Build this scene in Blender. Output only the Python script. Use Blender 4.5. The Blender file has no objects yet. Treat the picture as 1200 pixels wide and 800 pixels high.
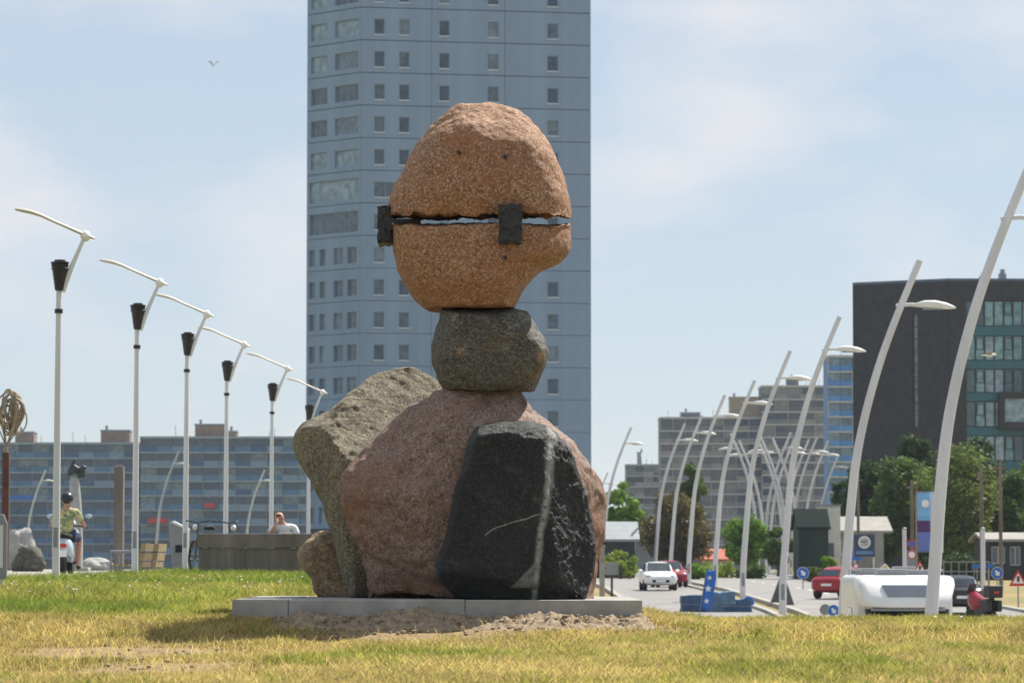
import bpy, bmesh, math, random
import numpy as np
from mathutils import Vector, Matrix, noise as mnoise

random.seed(7); RNG = np.random.default_rng(11)
S = bpy.context.scene
COL = S.collection
rad = math.radians

# ------------------------------------------------------------------ camera
FPX, HOR = 4200.0, 660.0            # focal length and horizon row, in pixels of the 1200x800 photograph
CAMZ = 0.9
PITCH = math.atan((HOR - 400) / FPX)
cd = bpy.data.cameras.new('camera'); cam = bpy.data.objects.new('camera', cd); COL.objects.link(cam)
cam.location = (0, 0, CAMZ); cam.rotation_euler = (math.pi / 2 + PITCH, 0, 0)
cd.sensor_width = 36; cd.lens = 36 * FPX / 1200; cd.clip_start = 0.5; cd.clip_end = 9000
cd.dof.use_dof = True; cd.dof.focus_distance = 36; cd.dof.aperture_fstop = 6.3
S.camera = cam
# ------------------------------------------------------------------ sky, sun, exposure
SUN_AZ, SUN_EL = rad(43), rad(54)   # azimuth from +Y towards +X
w = bpy.data.worlds.new('World'); S.world = w; w.use_nodes = True
nt = w.node_tree; nt.nodes.clear()
out = nt.nodes.new('ShaderNodeOutputWorld'); bg = nt.nodes.new('ShaderNodeBackground')
sky = nt.nodes.new('ShaderNodeTexSky'); sky.sky_type = 'NISHITA'; sky.sun_disc = False
sky.sun_elevation = SUN_EL; sky.sun_rotation = SUN_AZ; sky.air_density = 1.0; sky.dust_density = 0.15; sky.ozone_density = 3.0
tc = nt.nodes.new('ShaderNodeTexCoord'); mp = nt.nodes.new('ShaderNodeMapping'); mp.inputs['Scale'].default_value = (1, 1, 2.2)
mp.inputs['Location'].default_value = (0.35, 0.0, 0.06)
n1 = nt.nodes.new('ShaderNodeTexNoise'); n1.inputs['Scale'].default_value = 9; n1.inputs['Detail'].default_value = 7; n1.inputs['Roughness'].default_value = 0.52
cr = nt.nodes.new('ShaderNodeValToRGB'); cr.color_ramp.elements[0].position = 0.46; cr.color_ramp.elements[1].position = 0.68
cr.color_ramp.elements[0].color = (0, 0, 0, 1); cr.color_ramp.elements[1].color = (0.85, 0.85, 0.85, 1)
mx = nt.nodes.new('ShaderNodeMix'); mx.data_type = 'RGBA'
mx.inputs[7].default_value = (7.3, 7.25, 7.5, 1)
nt.links.new(tc.outputs['Generated'], mp.inputs['Vector']); nt.links.new(mp.outputs['Vector'], n1.inputs['Vector'])
nt.links.new(n1.outputs['Fac'], cr.inputs['Fac']); nt.links.new(cr.outputs['Color'], mx.inputs[0])
veil = nt.nodes.new('ShaderNodeMix'); veil.data_type = 'RGBA'; veil.inputs[0].default_value = .66; veil.inputs[7].default_value = (5.25, 5.95, 6.85, 1)
nt.links.new(sky.outputs['Color'], veil.inputs[6]); nt.links.new(veil.outputs[2], mx.inputs[6]); nt.links.new(mx.outputs[2], bg.inputs['Color'])
bg.inputs['Strength'].default_value = 0.075
nt.links.new(bg.outputs['Background'], out.inputs['Surface'])
sl = bpy.data.lights.new('sun', 'SUN'); so = bpy.data.objects.new('sun', sl); COL.objects.link(so)
sl.energy = 5.0; sl.angle = rad(0.55); sl.color = (1.0, 0.95, 0.86)
SUNDIR = Vector((math.sin(SUN_AZ) * math.cos(SUN_EL), math.cos(SUN_AZ) * math.cos(SUN_EL), math.sin(SUN_EL)))
so.rotation_euler = SUNDIR.to_track_quat('Z', 'Y').to_euler(); so.location = (20, 20, 40)
S.view_settings.view_transform = 'Standard'; S.view_settings.look = 'None'
S.view_settings.exposure = 0.6; S.view_settings.gamma = 1; S.view_settings.use_curve_mapping = False
S.render.engine = 'CYCLES'

# ------------------------------------------------------------------ geometry helpers
def P(px, py, D):
    """the world point on the ray through photograph pixel (px,py) at distance D along +Y"""
    dx, dy = (px - 600) / FPX, (400 - py) / FPX
    c, s = math.cos(PITCH), math.sin(PITCH)
    r = Vector((dx, c - dy * s, s + dy * c)); r *= D / r.y
    return Vector((r.x, D, CAMZ + r.z))

def X(px, D): return P(px, HOR, D).x
def Z(py, D): return P(600, py, D).z

def sstep(a, b, x):
    t = np.clip((x - a) / (b - a), 0, 1); return t * t * (3 - 2 * t)

_P = np.array([(-50, -.86), (0, -.86), (24, -.82), (30.5, -.78), (33.3, -.73), (34.5, -.555), (38, -.52), (39.5, -.52)])
_L = np.array([(39.5, -.52), (45, -.41), (55, -.30), (65, -.27), (75, -.215), (110, -.2), (200, -.4), (400, -.8), (800, -1.5), (3500, -3)])
_R = np.array([(39.5, -.66), (43, -.95), (66, -3.29), (90, -3.29), (110, -2.8), (140, -2.0), (190, -1.45), (250, -1.15), (350, -.8), (500, -1.0), (800, -1.5), (3500, -3)])
def zg(x, y):
    x = np.asarray(x, float); y = np.asarray(y, float)
    p = np.interp(y, _P[:, 0], _P[:, 1]) - 0.12 * sstep(1.2, 2.2, x) * sstep(30, 36, y)
    l = np.interp(y, _L[:, 0], _L[:, 1]); r = np.interp(y, _R[:, 0], _R[:, 1])
    b = sstep(-1.2, 3.2, x)
    far = l * (1 - b) + r * b
    t = sstep(37.5, 41, y)
    return CAMZ + p * (1 - t) + far * t
def G(px, D):
    x = X(px, D); return Vector((x, D, float(zg(x, D))))

class MB:
    def __init__(s): s.v = []; s.f = []
    def add(s, vs, fs):
        o = len(s.v); s.v += [tuple(v) for v in vs]; s.f += [tuple(i + o for i in f) for f in fs]; return s
    def box(s, x0, x1, y0, y1, z0, z1):
        vs = [(x, y, z) for x in (x0, x1) for y in (y0, y1) for z in (z0, z1)]
        return s.add(vs, [(0, 1, 3, 2), (4, 6, 7, 5), (0, 4, 5, 1), (2, 3, 7, 6), (0, 2, 6, 4), (1, 5, 7, 3)])
    def tube(s, pts, rs, n=10, cap=True, flat=None):
        pts = [Vector(p) for p in pts]
        if not hasattr(rs, '__len__'): rs = [rs] * len(pts)
        rings = []; ref = None
        for i, p in enumerate(pts):
            t = (pts[min(i + 1, len(pts) - 1)] - pts[max(i - 1, 0)]).normalized()
            if ref is None: ref = Vector((0, 1, 0)) if abs(t.y) < .9 else Vector((1, 0, 0))
            a = (ref - t * ref.dot(t)).normalized(); b = t.cross(a); ref = a
            fl = flat or 1.0
            rings.append([p + (a * math.cos(2 * math.pi * k / n) * fl + b * math.sin(2 * math.pi * k / n)) * rs[i] for k in range(n)])
        vs = [v for r in rings for v in r]; fs = []
        for i in range(len(pts) - 1):
            for k in range(n):
                fs.append((i * n + k, i * n + (k + 1) % n, (i + 1) * n + (k + 1) % n, (i + 1) * n + k))
        if cap: fs += [tuple(range(n))[::-1], tuple(range((len(pts) - 1) * n, len(pts) * n))]
        return s.add(vs, fs)
    def lathe(s, prof, n=20, axis='z', c=(0, 0, 0)):
        vs = []; fs = []
        for r, h in prof:
            for k in range(n):
                a = 2 * math.pi * k / n
                q = (r * math.cos(a), r * math.sin(a), h)
                if axis == 'x': q = (q[2], q[0], q[1])
                if axis == 'y': q = (q[0], q[2], q[1])
                vs.append((q[0] + c[0], q[1] + c[1], q[2] + c[2]))
        for i in range(len(prof) - 1):
            for k in range(n): fs.append((i * n + k, i * n + (k + 1) % n, (i + 1) * n + (k + 1) % n, (i + 1) * n + k))
        fs += [tuple(range(n))[::-1], tuple(range((len(prof) - 1) * n, len(prof) * n))]
        return s.add(vs, fs)
    def prism(s, poly, y0, y1):
        """polygon in x,z pulled along y"""
        n = len(poly)
        vs = [(x, y0, z) for x, z in poly] + [(x, y1, z) for x, z in poly]
        fs = [tuple(range(n))[::-1], tuple(range(n, 2 * n))] + [(k, (k + 1) % n, n + (k + 1) % n, n + k) for k in range(n)]
        return s.add(vs, fs)
    def slab(s, poly, z0, z1):
        n = len(poly)
        vs = [(x, y, z0) for x, y in poly] + [(x, y, z1) for x, y in poly]
        fs = [tuple(range(n))[::-1], tuple(range(n, 2 * n))] + [(k, (k + 1) % n, n + (k + 1) % n, n + k) for k in range(n)]
        return s.add(vs, fs)
    def loft(s, secs, n=20, e=3.5):
        """superellipse sections along y: (y, cx, cz, half width, half height)"""
        vs = []; fs = []
        for y, cx, cz, hw, hh in secs:
            for k in range(n):
                a = 2 * math.pi * k / n; c, q = math.cos(a), math.sin(a)
                vs.append((cx + hw * math.copysign(abs(c) ** (2 / e), c), y, cz + hh * math.copysign(abs(q) ** (2 / e), q)))
        for i in range(len(secs) - 1):
            for k in range(n): fs.append((i * n + k, i * n + (k + 1) % n, (i + 1) * n + (k + 1) % n, (i + 1) * n + k))
        fs += [tuple(range(n))[::-1], tuple(range((len(secs) - 1) * n, len(secs) * n))]
        return s.add(vs, fs)
    def mesh(s, name, smooth=False):
        me = bpy.data.meshes.new(name); me.from_pydata(s.v, [], s.f)
        bm = bmesh.new(); bm.from_mesh(me); bmesh.ops.recalc_face_normals(bm, faces=bm.faces); bm.to_mesh(me); bm.free()
        if smooth:
            me.polygons.foreach_set('use_smooth', [True] * len(me.polygons))
            if smooth != 'all': me.set_sharp_from_angle(angle=rad(40))
        me.update(); return me
    def build(s, name, mat, parent=None, loc=None, rz=0, smooth=False, bevel=0):
        return link(name, s.mesh(name, smooth), mat, parent, loc, rz, bevel)

def link(name, me, mat, parent=None, loc=None, rz=0, bevel=0):
    o = bpy.data.objects.new(name, me); COL.objects.link(o)
    if mat is not None and not me.materials: me.materials.append(mat)
    if parent: o.parent = parent
    if loc is not None: o.location = loc
    if rz: o.rotation_euler.z = rz
    if bevel:
        m = o.modifiers.new('bevel', 'BEVEL'); m.width = bevel; m.segments = 2; m.limit_method = 'ANGLE'
    return o
def thing(name, label, cat, loc=(0, 0, 0), rz=0, group=None):
    o = bpy.data.objects.new(name, None); COL.objects.link(o); o.location = loc; o.rotation_euler.z = rz
    o.empty_display_size = .3
    return tag(o, label, cat, group)
def tag(o, label, cat, group=None):
    o['label'] = label; o['category'] = cat
    if group: o['group'] = group
    return o
def kind(o, k): o['kind'] = k; return o
def dup(root, loc, rz=None, label=None, scale=None):
    r = root.copy(); COL.objects.link(r); r.location = loc
    if rz is not None: r.rotation_euler.z = rz
    if scale: r.scale = (scale,) * 3
    if label: r['label'] = label
    for ch in list(root.children):
        c = ch.copy(); COL.objects.link(c); c.parent = r
        for g in list(ch.children):
            d = g.copy(); COL.objects.link(d); d.parent = c
    return r

# ------------------------------------------------------------------ materials
def N(t, kind_, **kw):
    n = t.nodes.new('ShaderNode' + kind_)
    for k, v in kw.items():
        if k in n.inputs: n.inputs[k].default_value = v
        else: setattr(n, k, v)
    return n
def newmat(name):
    m = bpy.data.materials.new(name); m.use_nodes = True
    t = m.node_tree; b = t.nodes['Principled BSDF']; return m, t, b
def c4(c): return (c[0], c[1], c[2], 1)
def ramp(t, stops):
    r = N(t, 'ValToRGB'); e = r.color_ramp.elements
    while len(e) < len(stops): e.new(0.5)
    for i, (p, c) in enumerate(stops): e[i].position = p; e[i].color = c4(c) if hasattr(c, '__len__') else (c, c, c, 1)
    return r
def mixc(t, fac, a, b, blend='MIX'):
    m = N(t, 'Mix'); m.data_type = 'RGBA'; m.blend_type = blend
    for s, v in ((0, fac), (6, a), (7, b)):
        if hasattr(v, 'is_output') or isinstance(v, bpy.types.NodeSocket): t.links.new(v, m.inputs[s])
        else: m.inputs[s].default_value = v if s == 0 else c4(v)
    return m.outputs[2]
def plain(name, col, rough=.6, var=.12, scale=3.0, metal=0, bump=0.0, bscale=30, spec=.5, streak=False):
    """even paint or stone with a little dirt and unevenness"""
    m, t, b = newmat(name)
    co = N(t, 'TexCoord'); mpn = N(t, 'Mapping')
    if streak: mpn.inputs['Scale'].default_value = (1, 1, .12)
    t.links.new(co.outputs['Object'], mpn.inputs['Vector'])
    nz = N(t, 'TexNoise', Scale=scale, Detail=6.0, Roughness=.6); t.links.new(mpn.outputs[0], nz.inputs['Vector'])
    lo = [max(0, c * (1 - var * 2)) for c in col]; hi = [min(1, c * (1 + var)) for c in col]
    r = ramp(t, [(.3, lo), (.7, hi)]); t.links.new(nz.outputs['Fac'], r.inputs[0])
    t.links.new(r.outputs[0], b.inputs['Base Color'])
    b.inputs['Roughness'].default_value = rough; b.inputs['Metallic'].default_value = metal
    b.inputs['Specular IOR Level'].default_value = spec
    if bump:
        n2 = N(t, 'TexNoise', Scale=bscale, Detail=5.0); t.links.new(co.outputs['Object'], n2.inputs['Vector'])
        bp = N(t, 'Bump', Strength=bump, Distance=.02); t.links.new(n2.outputs['Fac'], bp.inputs['Height']); t.links.new(bp.outputs[0], b.inputs['Normal'])
    return m
def granite(name, base, alt, dark, light, patch=1.6, crystal=70, amt=.5, stain=None, bump=.5, rough=.75, stain_s=1.1, stain_r=(.52, .66), bigbump=.6, mark=None, veins=None, cracks=.0):
    m, t, b = newmat(name)
    co = N(t, 'TexCoord'); L = t.links.new
    p = N(t, 'TexNoise', Scale=patch, Detail=5.0, Roughness=.6, Distortion=.6); L(co.outputs['Object'], p.inputs['Vector'])
    rp = ramp(t, [(.38, 0.0), (.62, 1.0)]); L(p.outputs['Fac'], rp.inputs[0])
    c = mixc(t, rp.outputs[0], base, alt)
    vo = N(t, 'TexVoronoi', Scale=crystal); L(co.outputs['Object'], vo.inputs['Vector'])
    sep = N(t, 'SeparateColor'); L(vo.outputs['Color'], sep.inputs[0])
    rd = ramp(t, [(.70, 0.0), (.74, amt)]); L(sep.outputs[0], rd.inputs[0])
    c = mixc(t, rd.outputs[0], c, dark)
    rl = ramp(t, [(.72, 0.0), (.76, amt)]); L(sep.outputs[1], rl.inputs[0])
    c = mixc(t, rl.outputs[0], c, light)
    g = N(t, 'TexNoise', Scale=crystal * .35, Detail=6.0, Roughness=.75); L(co.outputs['Object'], g.inputs['Vector'])
    rg = ramp(t, [(.3, .55), (.7, 1.25)]); L(g.outputs['Fac'], rg.inputs[0])
    c = mixc(t, .8, c, rg.outputs[0], 'MULTIPLY')
    if stain:
        sn = N(t, 'TexNoise', Scale=stain_s, Detail=7.0, Roughness=.65, Distortion=1.0); L(co.outputs['Object'], sn.inputs['Vector'])
        rs = ramp(t, [(stain_r[0], 0.0), (stain_r[1], .8)]); L(sn.outputs['Fac'], rs.inputs[0])
        c = mixc(t, rs.outputs[0], c, stain)
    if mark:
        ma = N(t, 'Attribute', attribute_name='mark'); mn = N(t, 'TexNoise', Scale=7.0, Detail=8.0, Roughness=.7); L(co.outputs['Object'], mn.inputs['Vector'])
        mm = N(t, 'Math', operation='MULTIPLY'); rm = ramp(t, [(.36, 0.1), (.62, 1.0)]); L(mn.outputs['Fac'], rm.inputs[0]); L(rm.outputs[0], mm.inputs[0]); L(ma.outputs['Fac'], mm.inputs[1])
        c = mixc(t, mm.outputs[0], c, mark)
    if veins:
        vn = N(t, 'TexNoise', Scale=3.2, Detail=9.0, Roughness=.62, Distortion=.9); L(co.outputs['Object'], vn.inputs['Vector'])
        rv = ramp(t, [(.482, 0.0), (.5, .75), (.518, 0.0)]); L(vn.outputs['Fac'], rv.inputs[0])
        v2 = N(t, 'TexNoise', Scale=2.1, Detail=4.0); L(co.outputs['Object'], v2.inputs['Vector']); r2 = ramp(t, [(.46, 0.0), (.6, 1.0)]); L(v2.outputs['Fac'], r2.inputs[0])
        vm = N(t, 'Math', operation='MULTIPLY'); L(rv.outputs[0], vm.inputs[0]); L(r2.outputs[0], vm.inputs[1])
        c = mixc(t, vm.outputs[0], c, veins)
    if cracks:
        kn = N(t, 'TexNoise', Scale=1.1, Detail=8.0, Roughness=.6, Distortion=.5); L(co.outputs['Object'], kn.inputs['Vector'])
        rk = ramp(t, [(.492, 0.0), (.5, cracks), (.508, 0.0)]); L(kn.outputs['Fac'], rk.inputs[0])
        c = mixc(t, rk.outputs[0], c, [q * .3 for q in base])
    L(c, b.inputs['Base Color']); b.inputs['Roughness'].default_value = rough
    bn = N(t, 'TexNoise', Scale=9.0, Detail=12.0, Roughness=.72); L(co.outputs['Object'], bn.inputs['Vector'])
    b1 = N(t, 'Bump', Strength=bigbump, Distance=.06); L(bn.outputs['Fac'], b1.inputs['Height'])
    b2 = N(t, 'Bump', Strength=bump, Distance=.008); L(sep.outputs[2], b2.inputs['Height']); L(b1.outputs[0], b2.inputs['Normal'])
    L(b2.outputs[0], b.inputs['Normal'])
    return m
def foliage(name, c1, c2, c3=None, trans=.35, attr='tint', shade=False):
    m, t, b = newmat(name); L = t.links.new
    a = N(t, 'Attribute', attribute_name=attr)
    r = ramp(t, [(0, c1), (.55, c2), (1, c3 or c2)]); L(a.outputs['Fac'], r.inputs[0])
    rc = r.outputs[0]
    if shade:
        sa = N(t, 'Attribute', attribute_name='shade'); rc = mixc(t, 1.0, rc, sa.outputs['Fac'], 'MULTIPLY')
    L(rc, b.inputs['Base Color']); b.inputs['Roughness'].default_value = .6; b.inputs['Specular IOR Level'].default_value = .25
    tr = N(t, 'BsdfTranslucent'); L(rc, tr.inputs['Color'])
    ms = N(t, 'MixShader'); ms.inputs[0].default_value = trans
    L(b.outputs[0], ms.inputs[1]); L(tr.outputs[0], ms.inputs[2]); L(ms.outputs[0], t.nodes['Material Output'].inputs['Surface'])
    return m
def glass(name, tint, rough=.08, var=.3, scale=1.5):
    m, t, b = newmat(name); L = t.links.new
    co = N(t, 'TexCoord'); oi = N(t, 'ObjectInfo')
    ad = N(t, 'VectorMath', operation='ADD'); L(co.outputs['Object'], ad.inputs[0]); L(oi.outputs['Location'], ad.inputs[1])
    nz = N(t, 'TexNoise', Scale=scale, Detail=2.0); L(ad.outputs[0], nz.inputs['Vector'])
    r = ramp(t, [(.35, [c * (1 - var) for c in tint]), (.65, [c * (1 + var) for c in tint])]); L(nz.outputs['Fac'], r.inputs[0])
    L(r.outputs[0], b.inputs['Base Color']); b.inputs['Roughness'].default_value = rough
    b.inputs['Specular IOR Level'].default_value = .6; b.inputs['Coat Weight'].default_value = .3
    return m

M = {}
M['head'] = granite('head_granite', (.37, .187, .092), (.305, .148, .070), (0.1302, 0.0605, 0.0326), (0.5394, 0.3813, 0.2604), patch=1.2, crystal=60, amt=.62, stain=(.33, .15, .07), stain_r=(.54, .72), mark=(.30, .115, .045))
M['neck'] = granite('neck_stone', (0.110, 0.102, 0.078), (0.0615, 0.0574, 0.0492), (0.0246, 0.0230, 0.0205), (0.2050, 0.1968, 0.1681), patch=2.0, crystal=70, amt=.6, stain=(.17, .12, .06), stain_s=1.9, stain_r=(.55, .7), veins=(.34, .32, .28), mark=(.42, .20, .05))
M['body'] = granite('body_pink_granite', (0.2451, 0.1548, 0.1118), (0.2924, 0.1935, 0.1505), (0.0860, 0.0516, 0.0387), (0.4042, 0.3182, 0.2580), patch=1.0, crystal=62, amt=.55, stain=(.17, .085, .05), stain_s=1.5, stain_r=(.50, .68), mark=(.26, .11, .05), veins=(.40, .30, .26), cracks=.7)
M['slab'] = granite('grey_brown_stone', (0.2700, 0.2250, 0.1350), (0.1800, 0.1485, 0.0990), (0.0540, 0.0450, 0.0342), (0.4140, 0.3690, 0.2610), patch=1.6, crystal=60, amt=.6, stain=(.13, .115, .09), stain_r=(.52, .66), bigbump=1.0, cracks=.5)
M['small'] = granite('tan_stone', (.40, .275, .155), (.31, .22, .13), (.11, .075, .045), (.50, .39, .27), patch=2.5, crystal=60, amt=.5, bigbump=1.0, cracks=.8)
M['iron'] = plain('black_iron', (.022, .022, .024), .55, .3, 12, bump=.8, bscale=30)
def black_stone():
    m = granite('black_stone', (.016, .0175, .018), (.030, .033, .034), (.006, .006, .007), (.15, .155, .15), patch=1.8, crystal=80, amt=.18, bump=.5, rough=.5, stain=(.075, .072, .065), stain_s=3.4, stain_r=(.58, .72), bigbump=.8, veins=(.12, .105, .085))
    t = m.node_tree; L = t.links.new; b = t.nodes['Principled BSDF']; b.inputs['Specular IOR Level'].default_value = .28
    old = b.inputs['Base Color'].links[0].from_socket
    a = N(t, 'Attribute', attribute_name='vein'); co = N(t, 'TexCoord')
    nz = N(t, 'TexNoise', Scale=14.0, Detail=6.0, Roughness=.7); L(co.outputs['Object'], nz.inputs['Vector'])
    ma = N(t, 'Math', operation='MULTIPLY'); L(a.outputs['Fac'], ma.inputs[0])
    r = ramp(t, [(.34, .15), (.5, 1.0)]); L(nz.outputs['Fac'], r.inputs[0]); L(r.outputs[0], ma.inputs[1])
    c = mixc(t, ma.outputs[0], old, (.36, .355, .335)); L(c, b.inputs['Base Color'])
    return m
M['black'] = black_stone()
M['concrete'] = plain('plinth_concrete', (.36, .345, .315), .85, .18, 2.5, bump=.35, bscale=60)
M['white_post'] = plain('white_painted_steel', (.66, .66, .67), .42, .10, 2.0, streak=True)
M['lamp_white'] = plain('white_lamp_shell', (.78, .77, .74), .4, .06, 3.0)
M['arm'] = plain('cream_arm', (.55, .52, .45), .5, .12, 4.0)
M['lantern'] = plain('black_lantern', (.018, .020, .024), .4, .2, 6.0)
M['timber'] = plain('weathered_timber', (.19, .165, .14), .85, .22, 3.0, bump=.5, bscale=20, streak=True)
M['timber_tan'] = plain('tan_timber', (.36, .27, .15), .8, .2, 4.0)
M['greymetal'] = plain('grey_metal', (.25, .26, .27), .5, .1, 3.0)
M['darkmetal'] = plain('dark_metal', (.03, .03, .033), .45, .2, 4.0)
M['rust'] = plain('rust_steel', (.10, .042, .028), .9, .25, 3.0)
M['bronze'] = plain('tan_bronze', (.26, .20, .12), .6, .2, 6.0)
M['skin'] = plain('skin', (.50, .27, .18), .6, .06, 12.0)
M['rubber'] = plain('rubber', (.015, .015, .016), .8, .1, 5.0)
M['white_body'] = plain('white_vehicle_paint', (.80, .80, .78), .3, .03, 2.0)
M['signblue'] = plain('sign_blue', (.015, .13, .50), .4, .05, 2.0)
M['signwhite'] = plain('sign_white', (.80, .80, .80), .4, .03, 2.0)
M['signred'] = plain('sign_red', (.55, .03, .03), .4, .05, 2.0)
M['signyellow'] = plain('sign_yellow', (.75, .52, .04), .4, .05, 2.0)
M['signblack'] = plain('sign_black', (.02, .02, .02), .5, .05, 2.0)
M['glass'] = glass('window_glass', (.03, .06, .095))
M['glass_b'] = glass('window_glass_curtain', (.13, .18, .225), .2)
M['glass_c'] = glass('window_glass_blind', (.07, .105, .14), .15)
M['glass_lit'] = glass('window_glass_pale', (.22, .31, .37), .25)
M['car_glass'] = glass('car_glass', (.03, .04, .05), .05)

# ------------------------------------------------------------------ small numeric noise for fields
class Field:
    def __init__(s, seed, cell):
        s.g = np.random.default_rng(seed).random((128, 128)); s.c = cell
    def one(s, x, y):
        x = x / s.c + 500; y = y / s.c + 500
        i = np.floor(x).astype(int); j = np.floor(y).astype(int); u = x - i; v = y - j
        u = u * u * (3 - 2 * u); v = v * v * (3 - 2 * v); g = s.g
        i0, i1, j0, j1 = i % 128, (i + 1) % 128, j % 128, (j + 1) % 128
        return (g[i0, j0] * (1 - u) + g[i1, j0] * u) * (1 - v) + (g[i0, j1] * (1 - u) + g[i1, j1] * u) * v
    def __call__(s, x, y):
        return (s.one(x, y) + .5 * s.one(x * 2.1 + 7, y * 2.1) + .25 * s.one(x * 4.3, y * 4.3 + 3)) / 1.75
F1, F2, F3 = Field(1, 1.3), Field(2, .55), Field(3, .8)
def greenness(x, y):
    """living grass against straw: green on the low bank left of the plinth, mostly straw elsewhere"""
    left = sstep(-1.0, -2.2, x) * sstep(33.8, 36.5, y) + .25 * sstep(39, 42, y)
    f = F1(x * .55, y * .4)
    patch = np.exp(-((x + 1.1) / .75) ** 2 - ((y - 29.5) / 1.6) ** 2) + .9 * np.exp(-((x - 1.7) / .7) ** 2 - ((y - 24) / 1.2) ** 2) + .7 * np.exp(-((x - 2.6) / .5) ** 2 - ((y - 28) / 1.5) ** 2)
    return np.clip(.13 + .50 * left + (f - .5) * 1.7 + (F2(x * 1.6, y * .8) - .5) * .9 + .35 * patch, 0, 1)
def bareness(x, y):
    a = np.exp(-((x + 3.1) / 1.5) ** 2 - ((y - 31.0) / 1.7) ** 2) + .9 * np.exp(-((x + 2.9) / 1.3) ** 2 - ((y - 27.2) / 1.9) ** 2) \
        + .8 * np.exp(-((x + 1.2) / .9) ** 2 - ((y - 33.6) / .6) ** 2) + .75 * np.exp(-((x - .3) / 1.4) ** 2 - ((y - 34.1) / .35) ** 2)
    return np.clip(a * 1.45 + (F2(x, y * .5) - .55) * 1.1, 0, 1)

# ------------------------------------------------------------------ ground
def grid_axis(parts):
    a = np.concatenate([np.linspace(p, q, n, endpoint=False) for p, q, n in parts] + [[parts[-1][1]]]); return a
gx = grid_axis([(-2500, -300, 10), (-300, -40, 26), (-40, -12, 28), (-12, 12, 120), (12, 60, 60), (60, 300, 24), (300, 2500, 10)])
gy = grid_axis([(-40, 15, 12), (15, 46, 200), (46, 120, 90), (120, 420, 100), (420, 900, 30), (900, 3000, 20)])
GXX, GYY = np.meshgrid(gx, gy, indexing='ij')
GZ = zg(GXX, GYY)
nearm = sstep(45, 40, GYY) * sstep(12, 9, np.abs(GXX))
GZ = GZ + nearm * ((F3(GXX, GYY) - .5) * .05 + (F2(GXX * 2, GYY * 2) - .5) * .03 * (bareness(GXX, GYY) > .3))
nx, ny = len(gx), len(gy)
me = bpy.data.meshes.new('ground')
idx = np.arange(nx * ny).reshape(nx, ny)
q = np.stack([idx[:-1, :-1], idx[1:, :-1], idx[1:, 1:], idx[:-1, 1:]], -1).reshape(-1, 4)
me.from_pydata(np.stack([GXX, GYY, GZ], -1).reshape(-1, 3).tolist(), [], q.tolist())
at = me.attributes.new('bare', 'FLOAT', 'POINT'); at.data.foreach_set('value', (bareness(GXX, GYY) * nearm).reshape(-1).astype('f'))
at = me.attributes.new('green', 'FLOAT', 'POINT'); at.data.foreach_set('value', greenness(GXX, GYY).reshape(-1).astype('f'))
me.polygons.foreach_set('use_smooth', [True] * len(me.polygons))
def ground_mat():
    m, t, b = newmat('dry_lawn_and_soil'); L = t.links.new
    co = N(t, 'TexCoord')
    n = N(t, 'TexNoise', Scale=1.2, Detail=8.0, Roughness=.7); L(co.outputs['Object'], n.inputs['Vector'])
    n2 = N(t, 'TexNoise', Scale=14.0, Detail=8.0, Roughness=.75); L(co.outputs['Object'], n2.inputs['Vector'])
    straw = ramp(t, [(.3, (.20, .145, .06)), (.7, (.36, .27, .12))]); L(n2.outputs['Fac'], straw.inputs[0])
    grn = ramp(t, [(.3, (.06, .085, .02)), (.7, (.17, .19, .05))]); L(n2.outputs['Fac'], grn.inputs[0])
    soil = ramp(t, [(.32, (.17, .11, .05)), (.68, (.42, .30, .14))]); L(n2.outputs['Fac'], soil.inputs[0])
    ga = N(t, 'Attribute', attribute_name='green'); ba = N(t, 'Attribute', attribute_name='bare')
    far = N(t, 'TexNoise', Scale=.06, Detail=6.0); L(co.outputs['Object'], far.inputs['Vector'])
    c = mixc(t, ga.outputs['Fac'], straw.outputs[0], grn.outputs[0])
    rb = ramp(t, [(.25, 0.0), (.6, 1.0)]); L(ba.outputs['Fac'], rb.inputs[0])
    c = mixc(t, rb.outputs[0], c, soil.outputs[0]); L(c, b.inputs['Base Color']); b.inputs['Roughness'].default_value = .95
    bp = N(t, 'Bump', Strength=.8, Distance=.04); L(n2.outputs['Fac'], bp.inputs['Height']); L(bp.outputs[0], b.inputs['Normal'])
    return m
kind(link('ground', me, ground_mat()), 'structure')

# roads and promenade, sheets sampled on the terrain
def shift(D): return np.interp(D, [0, 250, 350, 500, 800], [0, 0, 3.5, 14, 40])
def strip(name, x0, x1, ys, mat, dz, sh=True, kerb=0):
    vs = []; fs = []; k = 7
    for i, y in enumerate(ys):
        s = float(shift(y)) if sh else 0
        for j in range(k):
            x = x0 + (x1 - x0) * j / (k - 1) + s; vs.append((x, y, float(zg(x, y)) + dz))
    for i in range(len(ys) - 1):
        for j in range(k - 1): fs.append((i * k + j, i * k + j + 1, (i + 1) * k + j + 1, (i + 1) * k + j))
    if kerb:
        o = len(vs)
        for i, y in enumerate(ys):
            s = float(shift(y)) if sh else 0
            for x in (x0 + s, x1 + s): vs.append((x, y, float(zg(x, y)) - .3))
        for i in range(len(ys) - 1):
            a, bq = o + 2 * i, o + 2 * i + 2
            fs.append((i * k, (i + 1) * k, bq, a)); fs.append((i * k + k - 1, (i + 1) * k + k - 1, bq + 1, a + 1))
    mb = MB(); mb.add(vs, fs); return kind(mb.build(name, mat), 'structure')
asph = plain('asphalt', (.24, .23, .22), .9, .12, .35, bump=.2, bscale=8)
ysr = list(np.arange(62, 130, 2)) + list(np.arange(130, 420, 4)) + list(np.arange(420, 700, 10))
strip('road', 5.2, 10.0, ysr, asph, .06)
strip('road', 11.4, 20.2, ysr, asph, .06)
strip('kerb', 9.98, 10.25, ysr, M['concrete'], .17, kerb=1)
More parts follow.
